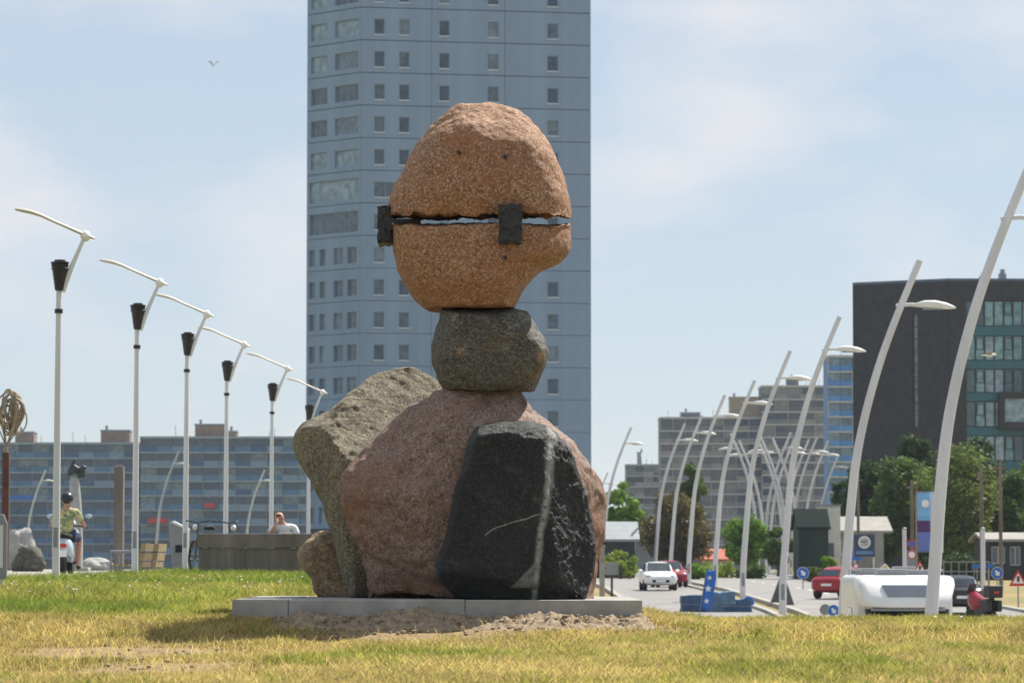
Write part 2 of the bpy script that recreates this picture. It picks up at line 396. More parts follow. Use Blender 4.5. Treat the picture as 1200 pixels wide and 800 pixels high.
strip('kerb', 11.15, 11.42, ysr, M['concrete'], .17, kerb=1)
strip('kerb', 20.18, 20.5, ysr, M['concrete'], .17, kerb=1)
strip('kerb', 4.95, 5.22, ysr, M['concrete'], .17, kerb=1)
paint = plain('road_paint', (.72, .72, .70), .7, .1, 1.0)
mb = MB()
for y in np.arange(80, 420, 9.0):
    s = float(shift(y)); s2 = float(shift(y + 3))
    mb.add([(15.7 + s, y, float(zg(15.7 + s, y)) + .068), (15.88 + s, y, float(zg(15.88 + s, y)) + .068),
            (15.88 + s2, y + 3, float(zg(15.88 + s2, y + 3)) + .068), (15.7 + s2, y + 3, float(zg(15.7 + s2, y + 3)) + .068)], [(0, 1, 2, 3)])
kind(mb.build('road_marking', paint), 'structure')
paver = plain('promenade_paving', (.33, .31, .28), .9, .1, 1.2, bump=.2)
mb = MB(); pvs = []; pfs = []
pxs = np.linspace(-60, -7.0, 30); pys = [58.5, 60, 62, 66, 70, 80, 95, 120]
for x in pxs:
    for y in pys:
        yy = y + max(0, (x + 7.5) * 1.5) if y < 60 else y
        pvs.append((x, yy, float(zg(x, yy)) + .03))
k = len(pys)
for i in range(len(pxs) - 1):
    for j in range(k - 1): pfs.append((i * k + j, (i + 1) * k + j, (i + 1) * k + j + 1, i * k + j + 1))
kind(mb.add(pvs, pfs).build('promenade', paver), 'structure')

# ------------------------------------------------------------------ the sculpture
def z1(pts): return [(340 + x / 2.353, 100 + y / 2.353) for x, y in pts]
def z2(pts): return [(320 + x / 2.352, 400 + y / 2.353) for x, y in pts]
def rock(name, outl, D, tf, tb, mat, parent, p=2.6, q=2.2, planes=(), amp=.02, fine=.006, seed=0, NT=300, NA=176, soften=2, ridged=.0, soft=.05, extra=None, jag=None, marks=()):
    cx = sum(a for a, _ in outl) / len(outl); cy = (min(b for _, b in outl) + max(b for _, b in outl)) / 2
    C = P(cx, cy, D)
    poly = []
    for a, b in outl:
        w_ = P(a, b, D) - C; poly.append((w_.x, w_.z))
    n = len(poly)
    R = np.zeros(NT)
    for k in range(NT):
        th = 2 * math.pi * k / NT; d = (math.cos(th), math.sin(th)); best = 0
        for i in range(n):
            (ax, az), (bx, bz) = poly[i], poly[(i + 1) % n]
            ex, ez = bx - ax, bz - az; den = d[0] * ez - d[1] * ex
            if abs(den) < 1e-9: continue
            tt = (ax * ez - az * ex) / den; u = (ax * d[1] - az * d[0]) / den
            if tt > 0 and -1e-6 <= u <= 1 + 1e-6: best = max(best, tt)
        R[k] = best
    for _ in range(soften): R = (np.roll(R, 1) + 2 * R + np.roll(R, -1)) / 4
    th = 2 * np.pi * np.arange(NT) / NT
    A = np.linspace(0, np.pi, NA + 2)[1:-1]
    sn = np.sin(A); cs = np.sign(np.cos(A)) * np.clip(1 - sn ** p, 0, 1) ** (1 / q)
    yy = np.where(cs > 0, -cs * tf, -cs * tb)
    V = np.stack([np.outer(sn, R * np.cos(th)), np.repeat(yy[:, None], NT, 1), np.outer(sn, R * np.sin(th))], -1).reshape(-1, 3)
    V = np.vstack([V, [[0, -tf, 0], [0, tb, 0]]])
    for (nn, px, py, dy) in planes:
        nn = np.array(nn, float); nn /= np.linalg.norm(nn)
        p0 = np.array(P(px, py, D) - C) + np.array([0, dy, 0])
        dd = (V - p0) @ nn; kk = .004 if abs(nn[2]) > .99 else soft
        dist = np.where(dd < -kk, 0, np.where(dd > kk, dd, (dd + kk) ** 2 / (4 * kk))); V = V - dist[:, None] * nn
    i = np.arange(NA - 1)[:, None] * NT; k = np.arange(NT)[None, :]; k2 = (k + 1) % NT
    F = np.stack([i + k, i + k2, i + NT + k2, i + NT + k], -1).reshape(-1, 4).tolist()
    top, bot = NA * NT, NA * NT + 1; l = (NA - 1) * NT
    F += [(top, (j + 1) % NT, j) for j in range(NT)] + [(bot, l + j, l + (j + 1) % NT) for j in range(NT)]
    me = bpy.data.meshes.new(name); me.from_pydata(V.tolist(), [], F)
    bm = bmesh.new(); bm.from_mesh(me); bmesh.ops.recalc_face_normals(bm, faces=bm.faces); bm.to_mesh(me); bm.free()
    nr = np.zeros(len(V) * 3, 'f'); me.vertices.foreach_get('normal', nr) if hasattr(me.vertices[0], 'normal') else None
    nr = nr.reshape(-1, 3)
    off = Vector((seed * 3.7, seed * 1.3, seed * 2.1))
    dsp = np.empty(len(V))
    for j, v in enumerate(V):
        u = Vector(v) + off
        a1 = mnoise.fractal(u * 1.9, 1.0, 2.0, 4); a2 = mnoise.fractal(u * 11, .8, 2.1, 4)
        a3 = abs(mnoise.noise(u * 4.5)) if ridged else 0
        dsp[j] = amp * a1 + fine * a2 - ridged * max(0, .22 - a3) - fine * .9 * mnoise.turbulence(u * 5.5, 4, True)
    if extra is not None: dsp = dsp + extra(V, C)
    V = V + nr * dsp[:, None]
    if jag:                       # drilled, broken edge along a cut
        pyc, dyc, slope, lo, hi = jag
        zc = (P(560, pyc, D) - C).z + slope * (V[:, 1] - dyc)
        near = np.exp(-((V[:, 2] - zc) / .045) ** 2)
        hsh = np.clip(np.array([.5 + .9 * mnoise.fractal(Vector((a * 6.5, seed, b * 2)), .6, 2.3, 4) for a, b in V[:, :2]]), 0, 1.2)
        V[:, 2] += near * (lo + (hi - lo) * hsh) + near * .012 * np.array([mnoise.noise(Vector((a * 24, b * 24, seed))) for a, b in V[:, :2]])
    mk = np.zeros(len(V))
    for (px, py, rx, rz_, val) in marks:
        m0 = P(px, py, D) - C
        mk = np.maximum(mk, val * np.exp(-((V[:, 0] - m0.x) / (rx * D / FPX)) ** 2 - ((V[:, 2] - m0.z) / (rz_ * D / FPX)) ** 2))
    me.vertices.foreach_set('co', V.reshape(-1).astype('f'))
    me.polygons.foreach_set('use_smooth', [True] * len(me.polygons)); me.update()
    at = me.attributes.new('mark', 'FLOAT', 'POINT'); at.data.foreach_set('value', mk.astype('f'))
    o = link(name, me, mat, parent, C - parent.location)
    return o, V, C

D0 = 36.0
PL_TOP = Z(702, 34.6)
gplan = thing('concrete_plinth', 'low grey concrete slab plinth under the stacked boulders', 'plinth', (X(512, 34.6), 36.3, PL_TOP - .33))
px_cuts = [272, 338, 545, 753]
for i in range(len(px_cuts) - 1):
    xa, xb = X(px_cuts[i], 34.6) - gplan.location.x, X(px_cuts[i + 1], 34.6) - gplan.location.x
    for (ya, yb) in ((-1.7, .1), (.112, 2.0)):
        MB().box(xa + .002, xb - .002, ya, yb, 0, .33 - .003 * ((i * 7) % 3)).build('slab', M['concrete'], gplan, bevel=.012)

sc = thing('stone_sculpture', 'stacked boulder sculpture of a head with a slit mouth on a seated body', 'sculpture', (X(545, D0), D0, PL_TOP))
down = (0, 0, -1)
# the big pink body boulder
body_o = z2([(478, 100), (655, 100), (695, 165), (745, 213), (805, 262), (855, 308), (892, 350), (914, 385), (922, 450), (918, 505), (902, 570), (893, 650), (880, 760), (700, 800), (500, 800), (268, 780), (258, 670), (238, 600), (208, 540), (180, 450), (174, 392), (195, 350), (240, 303), (300, 257), (345, 213), (388, 178), (436, 143)])
zpl = 660 + (CAMZ - PL_TOP) * FPX / 36.25
def body_extra(V, C):
    e = np.zeros(len(V)); xl_ = (P(445, 560, 36.25) - C).x; xm = (P(470, 500, 36.25) - C).x
    for j in range(len(V)):
        u = Vector(V[j])
        w1 = max(0, min(1, (xl_ - u.x) / .15 + .5))
        if w1 > 0: e[j] -= w1 * .055 * mnoise.turbulence(u * 3.4 + Vector((4, 0, 0)), 4, True)
        g = abs(u.x - (P(548, 480, 36.25) - C).x + (u.z - .9) * -.9) ; e[j] -= .035 * math.exp(-(g / .05) ** 2) * (1 if u.z > .55 else 0)
        lowlip = u.z - (P(470, 672, 36.25) - C).z + .35 * (u.x + .5)
        if lowlip < 0 and u.x < .1 and u.y < 0: e[j] -= min(.05, -lowlip * .6)
    return e
rock('body_boulder', body_o, 36.25, .95, 1.0, M['body'], sc, p=2.3, q=2.1, amp=.06, fine=.012, seed=3, soft=.07, extra=body_extra,
     marks=[(415, 600, 22, 50, 1), (440, 560, 30, 14, .8), (500, 690, 60, 14, .7), (700, 640, 12, 50, 1)],
     planes=[(down, 560, zpl + 2.5, 0), ((0, -.05, 1), 570, 454.5, 0), ((.62, -.35, .72), 640, 470, -.25), ((-.55, -.62, .55), 445, 520, -.62), ((.25, -.85, .46), 600, 470, -.55), ((-.45, -.8, -.35), 440, 640, -.55), ((.86, -.4, .1), 695, 580, -.2)], ridged=.03)
# black slab leaning on its front
blk_o = z2([(538, 268), (558, 236), (620, 221), (700, 217), (757, 227), (792, 260), (822, 300), (843, 360), (868, 430), (887, 520), (892, 590), (887, 645), (872, 690), (850, 740), (720, 770), (600, 770), (520, 735), (475, 685), (448, 655), (443, 610), (468, 550), (488, 470), (504, 390), (528, 320)])
zb = 660 + (CAMZ - PL_TOP) * FPX / 35.15
def ridge_x(V, C):
    vx = [((P(a, b, 35.15) - C).x, (P(a, b, 35.15) - C).z) for a, b in ridge_px]
    return np.interp(V[:, 2], np.array([b for _, b in vx])[::-1], np.array([a for a, _ in vx])[::-1])
ridge_px = z2([(768, 222), (760, 330), (752, 430), (733, 540), (722, 630), (716, 712)])
def black_extra(V, C):
    rx = ridge_x(V, C); e = np.zeros(len(V))
    for j in range(len(V)):
        u = Vector(V[j])
        if u.y > .1: continue
        if u.x > rx[j] + .03: e[j] = -.022 * mnoise.turbulence(u * 9, 5, True) + .03 * mnoise.noise(u * 2.4) + .009 * mnoise.noise(u * 30)
        else: e[j] = -.018 * mnoise.turbulence(u * 2.6 + Vector((9, 0, 0)), 4, True)
        zl = (P(570, 660, 35.15) - C).z
    return e
ob, V, C = rock('black_slab', blk_o, 35.15, .36, .5, M['black'], sc, p=6.5, q=2.4, amp=.02, fine=.006, seed=5, soft=.02, soften=1, NT=340, NA=240, extra=black_extra,
     planes=[(down, 600, zb + 2, 0), ((.70, -.70, .10), 641, 560, -.335), ((-.10, -.99, .03), 600, 560, -.325), ((-.2, -.75, -.62), 570, 682, -.29), ((.05, -.45, .9), 600, 495.5, -.2), ((.15, -.78, -.6), 648, 686, -.29)], ridged=.012)
dv = np.abs(V[:, 0] - ridge_x(V, C) - .012 + np.array([.02 * mnoise.fractal(Vector((0, 3, v[2] * 4)), .8, 2, 4) for v in V])) / np.interp(V[:, 2], [-.9, -.3, .2, .8], [.026, .034, .040, .050])
fp = [((P(a, b, 35.15) - C).x, (P(a, b, 35.15) - C).z) for a, b in z2([(585, 535), (600, 522), (640, 505), (690, 490), (735, 478)])]
th_ = np.abs(V[:, 2] - np.interp(V[:, 0], [a for a, _ in fp], [b for _, b in fp]) + np.array([.012 * mnoise.fractal(Vector((v[0] * 7, 1, 0)), .8, 2, 3) for v in V])) / .006 + 9 * (V[:, 0] > fp[-1][0]) + 9 * (V[:, 0] < fp[0][0])
chip = [((P(a, b, 35.15) - C).x, (P(a, b, 35.15) - C).z) for a, b in [(598, 688), (628, 660)]]
inchip = (V[:, 0] > chip[0][0]) & (V[:, 0] < chip[1][0]) & (V[:, 2] > chip[0][1]) & (V[:, 2] < chip[0][1] + (V[:, 0] - chip[0][0]) * 1.0)
val = np.clip(1.3 - np.minimum(dv, th_), 0, 1) * (V[:, 1] < 0); val = np.maximum(val, inchip * .5 * (V[:, 1] < 0))
at = ob.data.attributes.new('vein', 'FLOAT', 'POINT'); at.data.foreach_set('value', val.astype('f'))
# grey-brown slab standing behind
gs_o = z2([(60, 292), (63, 255), (84, 228), (130, 208), (163, 193), (213, 143), (268, 98), (328, 70), (390, 65), (442, 82), (480, 130), (500, 250), (480, 450), (440, 620), (380, 760), (225, 760), (210, 702), (193, 650), (178, 590), (163, 540), (148, 490), (133, 440), (108, 390), (78, 332)])
zs = 660 + (CAMZ - PL_TOP) * FPX / 37.2
rock('grey_slab', gs_o, 37.2, 1.0, .55, M['slab'], sc, p=3.2, q=2.2, amp=.045, fine=.011, seed=8, soften=1, soft=.025,
     planes=[(down, 420, zs + 2, 0), ((.30, -.72, .62), 398, 520, -.88), ((-.80, -.60, -.05), 395, 520, -.88)], ridged=.003)
# small tan boulder at its foot
sm_o = z2([(78, 588), (94, 553), (128, 523), (158, 516), (200, 530), (260, 600), (280, 680), (260, 740), (150, 745), (112, 690), (104, 652), (84, 622)])
zm = 660 + (CAMZ - PL_TOP) * FPX / 37.7
rock('small_boulder', sm_o, 37.7, .4, .4, M['small'], sc, p=2.4, q=2.2, amp=.05, fine=.016, seed=12, soften=1, NT=180, NA=100,
     planes=[(down, 380, zm + 2, 0), ((-.5, -.75, -.35), 372, 672, -.26)], ridged=.05)
# neck
nk_o = [(520, 350), (545, 340), (600, 340), (618, 352), (631, 380), (642, 397), (643, 412), (639, 432), (632, 449), (622, 466), (570, 470), (528, 466), (513, 446), (507.5, 425), (507.5, 405), (513, 383)]
rock('neck_stone', nk_o, D0, .56, .56, M['neck'], sc, p=2.6, q=2.3, amp=.03, fine=.009, seed=15, soft=.13, marks=[(634, 420, 4, 6, .9), (625, 442, 12, 7, .35), (539, 416, 3, 4, 1)],
     planes=[(down, 575, 458, 0), ((0, -.09, 1), 575, 362, 0), ((.76, -.26, .60), 622, 384, -.30), ((.05, -.95, -.08), 570, 410, -.50), ((-.05, -.5, .86), 560, 369, -.46)], ridged=.02)
# lower half of the head with the jutting chin, then the upper half
tilt = .098
lo_o = z1([(270, 330), (772, 330), (773, 400), (776, 430), (771, 460), (742, 486), (716, 499), (691, 512), (666, 537), (642, 570), (622, 610), (600, 650), (420, 655), (360, 606), (338, 586), (313, 547), (293, 512), (286, 470), (277, 430), (273, 395)])
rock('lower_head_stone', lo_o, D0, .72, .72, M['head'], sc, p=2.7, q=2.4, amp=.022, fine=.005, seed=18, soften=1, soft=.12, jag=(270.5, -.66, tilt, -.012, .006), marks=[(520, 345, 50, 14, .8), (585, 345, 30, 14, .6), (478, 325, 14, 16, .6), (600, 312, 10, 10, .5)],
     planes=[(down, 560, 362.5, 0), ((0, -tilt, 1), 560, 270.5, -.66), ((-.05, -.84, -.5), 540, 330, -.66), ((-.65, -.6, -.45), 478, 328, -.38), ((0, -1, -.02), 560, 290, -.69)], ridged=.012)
def head_extra(V, C):
    zt = (P(565, 150, D0) - C).z; e = np.zeros(len(V))
    for j in range(len(V)):
        if V[j][2] > zt - .15: e[j] = -.03 * min(1, (V[j][2] - zt + .15) / .2) * mnoise.turbulence(Vector(V[j]) * 4.5, 4, True)
    return e
up_o = z1([(270, 430), (270, 372), (273, 330), (283, 290), (308, 245), (323, 205), (348, 165), (383, 115), (428, 75), (464, 54), (520, 48), (582, 53), (628, 69), (662, 94), (692, 125), (717, 165), (740, 210), (757, 255), (767, 300), (772, 340), (773, 375), (774, 430)])
rock('upper_head_stone', up_o, D0, .74, .74, M['head'], sc, p=2.5, q=2.3, amp=.03, fine=.006, seed=21, soften=1, soft=.14, jag=(257.5, -.66, .068, -.030, .012), marks=[(545, 176, 22, 16, .8), (590, 180, 20, 16, .7), (565, 165, 30, 12, .5)], extra=head_extra,
     planes=[((0, .068, -1), 560, 257.5, -.66), ((0, -.99, .06), 560, 200, -.70), ((.1, -.62, .78), 565, 140, -.44), ((-.62, -.5, .6), 487, 165, -.3)], ridged=.012)
# drilled eyes and a hole in the chin
for (px, py, nm) in ((538, 179, 'eye_hole'), (592, 184, 'eye_hole'), (592, 302, 'drill_hole')):
    c = P(px, py, D0 - .69) - sc.location
    MB().lathe([(.002, -.05), (.019, -.05), (.019, .06), (.002, .06)], 14, 'y', c).build(nm, M['iron'], sc, smooth=True)
# iron clamps holding the mouth open
def clamp(px0, px1, py0, py1, D, depth, tongue):
    a, b = P(px0, py1, D), P(px1, py0, D)
    c = (a + b) / 2; hw, hh = (b.x - a.x) / 2, (b.z - a.z) / 2
    mb = MB(); nx_, nz_, r = 7, 11, random.Random(int(px0))
    vs = []; fs = []
    for side, y in ((0, -depth / 2), (1, depth / 2)):
        for i in range(nx_):
            for j in range(nz_):
                e = 1 if i in (0, nx_ - 1) or j in (0, nz_ - 1) else 0
                vs.append((hw * (2 * i / (nx_ - 1) - 1) + r.uniform(-1, 1) * .008, y + r.uniform(-1, 1) * .012 + (.012 if side == 0 else -.012) * e, hh * (2 * j / (nz_ - 1) - 1) + r.uniform(-1, 1) * .012))
    g = lambda s_, i, j: s_ * nx_ * nz_ + i * nz_ + j
    for i in range(nx_ - 1):
        for j in range(nz_ - 1):
            fs += [(g(0, i, j), g(0, i + 1, j), g(0, i + 1, j + 1), g(0, i, j + 1)), (g(1, i, j), g(1, i, j + 1), g(1, i + 1, j + 1), g(1, i + 1, j))]
    for i in range(nx_ - 1): fs += [(g(0, i, 0), g(1, i, 0), g(1, i + 1, 0), g(0, i + 1, 0)), (g(0, i, nz_ - 1), g(0, i + 1, nz_ - 1), g(1, i + 1, nz_ - 1), g(1, i, nz_ - 1))]
    for j in range(nz_ - 1): fs += [(g(0, 0, j), g(0, 0, j + 1), g(1, 0, j + 1), g(1, 0, j)), (g(0, nx_ - 1, j), g(1, nx_ - 1, j), g(1, nx_ - 1, j + 1), g(0, nx_ - 1, j + 1))]
    o = mb.add(vs, fs).build('clamp', M['iron'], sc, c - sc.location, bevel=.004)
    x0, x1, y0, y1, zc = tongue
    MB().box(x0, x1, y0, y1, zc - .055, zc + .055).build('clamp_tongue', M['iron'], o, bevel=.01)
clamp(584.5, 611.5, 240, 286, D0 - .70, .13, (-.10, .10, .03, .75, .04))
clamp(443, 459, 243, 287, D0 - .12, .34, (.02, .36, -.17, .16, .0))
# back packer seen through the slit
mb = MB(); vs = []
for i in range(40):
    u = i / 39; hgt = .05 + .018 * math.sin(u * 5) * (1 - u) + .012 * mnoise.noise(Vector((u * 9, 0, 0)))
    for (y, z) in ((0, 0), (0, hgt), (.12, hgt), (.12, 0)): vs.append((-.52 + 1.3 * u, y, z * min(1, u * 9, (1 - u) * 9)))
fs = [(i * 4 + k, i * 4 + (k + 1) % 4, i * 4 + 4 + (k + 1) % 4, i * 4 + 4 + k) for i in range(39) for k in range(4)]
pk = P(560, 270.5, D0) - sc.location; mb.add(vs, fs).build('packer', M['iron'], sc, pk + Vector((0, -.45, -.045)), smooth=True)
for o in sc.children:
    if o.name.startswith('black_slab'): o['label'] = 'black stone slab with a pale quartz vein'
    if o.name.startswith('grey_slab'): o['label'] = 'upright grey brown slab behind the pink boulder'

# loose soil heaped along the plinth
sv = []; sf = []
na, nb = 330, 26
for i in range(na):
    x = X(318, 34.5) + (X(768, 34.5) - X(318, 34.5)) * i / (na - 1)
    env = min(1, i / 25, (na - 1 - i) / 12)
    hh = env * (.06 + .06 * mnoise.noise(Vector((x * 1.7, 3, 0))) + .035 * math.exp(-((x - X(455, 34.5)) / .5) ** 2))
    for j in range(nb):
        t = j / (nb - 1); y = 33.95 + t * .63
        prof = math.sin(math.pi * min(1, t * .62)) ** .8
        u = Vector((x, y, 0))
        z = float(zg(x, y)) - .02 + max(0, hh) * prof * 1.1 + env * prof * (.045 * mnoise.fractal(u * 9, .7, 2, 5) + .03 * abs(mnoise.noise(u * 26)))
        sv.append((x, y, z))
for i in range(na - 1):
    for j in range(nb - 1): sf.append((i * nb + j, (i + 1) * nb + j, (i + 1) * nb + j + 1, i * nb + j + 1))
msoil = plain('loose_soil', (.34, .255, .165), .95, .28, 14.0, bump=.9, bscale=50)
h = MB().add(sv, sf).build('soil_heap', msoil, smooth='all'); kind(h, 'stuff'); tag(h, 'loose brown soil heaped along the front of the plinth', 'soil')
# clods
mb = MB(); r = random.Random(4)
for k in range(420):
    if k < 260: x = r.uniform(X(310, 34), X(775, 34)); y = r.uniform(33.7, 34.5)
    else: x = r.uniform(-4.2, -1.2); y = r.uniform(25, 34)
    z = float(zg(x, y)) + (.05 if 34.1 < y else .0); s = r.uniform(.008, .03) * (1.5 if r.random() < .08 else 1)
    vs = [Vector((math.cos(a) * math.cos(b), math.sin(a) * math.cos(b), math.sin(b) * .7)) * s * r.uniform(.7, 1.25) + Vector((x, y, z + s * .3)) for b in (-.7, .5) for a in (0, 1.26, 2.5, 3.8, 5.0)]
    vs.append(Vector((x, y, z + s)));
    mb.add(vs, [(i, (i + 1) % 5, 5 + (i + 1) % 5, 5 + i) for i in range(5)] + [(5 + i, 5 + (i + 1) % 5, 10) for i in range(5)])
o = mb.build('soil_clods', msoil); kind(o, 'stuff'); tag(o, 'small crumbly soil clods scattered over the worn lawn', 'soil')

# ------------------------------------------------------------------ buildings
_cache = {}
def panel_mesh(name, w_, h_, ops, depth, smooth=False):
    key = (name, round(w_, 3), round(h_, 3), tuple(tuple(round(q, 3) for q in o) for o in ops), depth)
    if key in _cache: return _cache[key]
    xs = sorted({0, w_, *[v for o in ops for v in o[:2]]}); zs = sorted({0, h_, *[v for o in ops for v in o[2:4]]})
    mb = MB()
    for i in range(len(xs) - 1):
        for j in range(len(zs) - 1):
            mx_, mz = (xs[i] + xs[i + 1]) / 2, (zs[j] + zs[j + 1]) / 2
            if any(o[0] < mx_ < o[1] and o[2] < mz < o[3] for o in ops): continue
            mb.add([(xs[i], 0, zs[j]), (xs[i + 1], 0, zs[j]), (xs[i + 1], 0, zs[j + 1]), (xs[i], 0, zs[j + 1])], [(0, 1, 2, 3)])
    for (a, b, c, d) in [(0, w_, 0, h_)] + [o[:4] for o in ops]:
        r = [(a, c), (b, c), (b, d), (a, d)]
        for k in range(4):
            (x0, z0), (x1, z1_) = r[k], r[(k + 1) % 4]
            mb.add([(x0, 0, z0), (x1, 0, z1_), (x1, depth, z1_), (x0, depth, z0)], [(0, 1, 2, 3)])
    me = bpy.data.meshes.new(name); me.from_pydata(mb.v, [], mb.f); me.update()
    _cache[key] = me; return me
def box_mesh(name, *b):
    key = (name,) + tuple(round(q, 3) for q in b)
    if key not in _cache: _cache[key] = MB().box(*b).mesh(name)
    return _cache[key]
def frame_mesh(w_, h_, t, mull, d=.05):
    key = ('frame', round(w_, 3), round(h_, 3), t, mull)
    if key in _cache: return _cache[key]
    mb = MB(); mb.box(0, t, 0, d, 0, h_).box(w_ - t, w_, 0, d, 0, h_).box(t, w_ - t, 0, d, 0, t).box(t, w_ - t, 0, d, h_ - t, h_)
    for i in range(1, mull): x = w_ * i / mull; mb.box(x - t * .4, x + t * .4, .004, d - .004, t, h_ - t)
    _cache[key] = mb.mesh('window'); return _cache[key]
class Face:
    """a facade seen from outside, from P0 (left) to P1 (right); local x along it, -y outwards"""
    def __init__(s, parent, p0, p1):
        s.parent = parent; s.p0 = Vector(p0); s.d = Vector(p1) - s.p0; s.w = s.d.length; s.ang = math.atan2(s.d.y, s.d.x)
        s.t = s.d.normalized(); s.n = Vector((s.t.y, -s.t.x, 0))
    def put(s, name, me, mat, x, z, out_=0, parent=None):
        o = bpy.data.objects.new(name, me); COL.objects.link(o)
        if not me.materials: me.materials.append(mat)
        elif me.materials[0] != mat:
            o.data = me = _swap(me, mat)
        loc = s.p0 + s.t * x + s.n * out_ + Vector((0, 0, z))
        if parent: o.parent = parent; o.location = parent.matrix_basis.inverted() @ loc
        else: o.parent = s.parent; o.location = loc; o.rotation_euler.z = s.ang
        return o
    def window(s, x0, x1, z0, z1_, mull=1, mat=None, fm=None, sill=True, rec=.10, t=.06):
        w_, h_ = x1 - x0, z1_ - z0
        f = s.put('window', frame_mesh(w_, h_, t, mull), fm or M['frame'], x0, z0, -rec); bpy.context.view_layer
        f.matrix_basis = Matrix.Translation(f.location) @ Matrix.Rotation(s.ang, 4, 'Z')
        s.put('pane', box_mesh('pane', t * .8, w_ - t * .8, .02, .035, t * .8, h_ - t * .8), mat or M['glass'], x0, z0, -rec, f)
        if sill: s.put('sill', box_mesh('sill', -.05, w_ + .05, -rec - .07, .0, -.10, -.01), M['sill'], x0, z0, -rec, f)
        return f
def _swap(me, mat):
    key = ('swap', me.name, mat.name)
    if key not in _cache: m2 = me.copy(); m2.materials[0] = mat; _cache[key] = m2
    return _cache[key]
M['frame'] = plain('window_frame', (.26, .33, .41), .5, .05, 1.0)
M['frame_dark'] = plain('window_frame_dark', (.03, .035, .04), .5, .05, 1.0)
M['sill'] = plain('white_sill', (.60, .63, .66), .6, .08, 2.0)
M["tower"] = plain("tower_concrete_hazed", (.24, .33, .455), .85, .07, .5, streak=True)  # grey concrete with the blue of haze and sky light mixed into its colour
M['joint'] = plain('joint_dark', (.12, .16, .215), .9, .1, 1.0)
R3 = random.Random(21)
def pick(): return R3.choice([M['glass'], M['glass'], M['glass_b'], M['glass_c']])

# --- the tower
DT = 330.0
tb = float(zg(X(520, DT), DT)); T = thing('apartment_tower', 'tall grey panel tower block tinted haze blue, with rows of small windows', 'building', (X(421, DT), DT, tb))
sc_ = FPX / DT
C0 = Vector((0, 0, 0)); C1 = Vector(P(693, 660, DT + 3.9)) - T.location; C1.z = 0
C2 = Vector(P(358, 660, DT + 5.0)) - T.location; C2.z = 0
TOP = 66.0
fl = 38.2 / sc_
Zw = lambda py: Z(py, DT) - tb
back = C1 + Vector((-.6, 24, 0)); back2 = C2 + Vector((1, 22, 0))
ins = lambda v, c: v + (c - v).normalized() * .35
ctr = (C0 + C1 + back + back2) / 4
core = [ins(v, ctr) for v in (C0, C1, back, back2, C2)]
MB().slab([(v.x, v.y) for v in core], -1, TOP - .2).build('core', M['joint'], T)
rows = []; py = 22 + 38.15 * 15
while True:
    z = Zw(py) ; rows.append((py, z)); py -= 38.15
    if z > TOP - 3.5: break
fR = Face(T, C0, C1); fL = Face(T, C2, C0)
def xr(px):      # px on the right face to metres along it
    u = (px - 421) / (693 - 421); return fR.w * u * (1 + .006 * (1 - u))
def xl(px): return fL.w * (px - 358) / 63.0
fB = [Face(T, C1, back), Face(T, back, back2), Face(T, back2, C2)]
gap = .017
for k, (py, z) in enumerate(rows):
    zb_, zt = z - 1.95, z - 1.95 + fl          # py marks the window head
    band = abs(py - 213) < 3; band2 = abs(py - 251) < 3
    # right face: four panels
    cuts = [0, xr(504), xr(590.5), fR.w]
    wins = [(xr(437), xr(449)), (xr(466), xr(478)), (xr(513), xr(525)), (xr(570), xr(583)), (xr(641), xr(654))]
    if band or band2: wins = [(xr(437), xr(478))] + wins[2:]
    for a, b in zip(cuts[:-1], cuts[1:]):
        ops = [(x0 - a - gap, x1 - a - gap, 1.95 - 1.42, 1.95) for x0, x1 in wins if a < x0 < b]
        fR.put('panel', panel_mesh('panel', b - a - 2 * gap, fl - 2 * gap, ops, .3), M['tower'], a + gap, zb_ + gap)
    for i, (x0, x1) in enumerate(wins):
        fR.window(x0, x1, zb_ + gap + .53, zb_ + gap + 1.95, 3 if x1 - x0 > 2 else 1, pick(), rec=.14)
    # left face
    if py < 195: wl = [(xl(362.5), xl(382)), (xl(391), xl(418.5))]; mu = [2, 4]
    elif band or band2: wl = [(xl(361), xl(418.5))]; mu = [5]
    else: wl = [(xl(360.8), xl(368)), (xl(373.5), xl(380.6)), (xl(390), xl(401)), (xl(406), xl(417))]; mu = [1, 1, 2, 2]
    hz = (.45, 1.98) if not (band or band2) else (.35, 2.3)
    ops = [(x0 - gap, x1 - gap, *hz) for x0, x1 in wl]
    fL.put('panel', panel_mesh('panel', fL.w - 2 * gap, fl - 2 * gap, ops, .3), M['tower'], gap, zb_ + gap)
    for (x0, x1), m_ in zip(wl, mu):
        fL.window(x0, x1, zb_ + gap + hz[0], zb_ + gap + hz[1], m_, R3.choice([M['glass_b'], M['glass_c'], M['glass_c'], M['glass_lit']]), sill=False, rec=.2)
    for f in fB: f.put('panel', box_mesh('panel', 0, f.w - 2 * gap, 0, .2, 0, fl - 2 * gap), M['tower'], gap, zb_ + gap)
MB().slab([(v.x, v.y) for v in (C0, C1, back, back2, C2)], rows[-1][1] - 1.95 + fl, rows[-1][1] - 1.95 + fl + .6).build('roof', M['joint'], T)

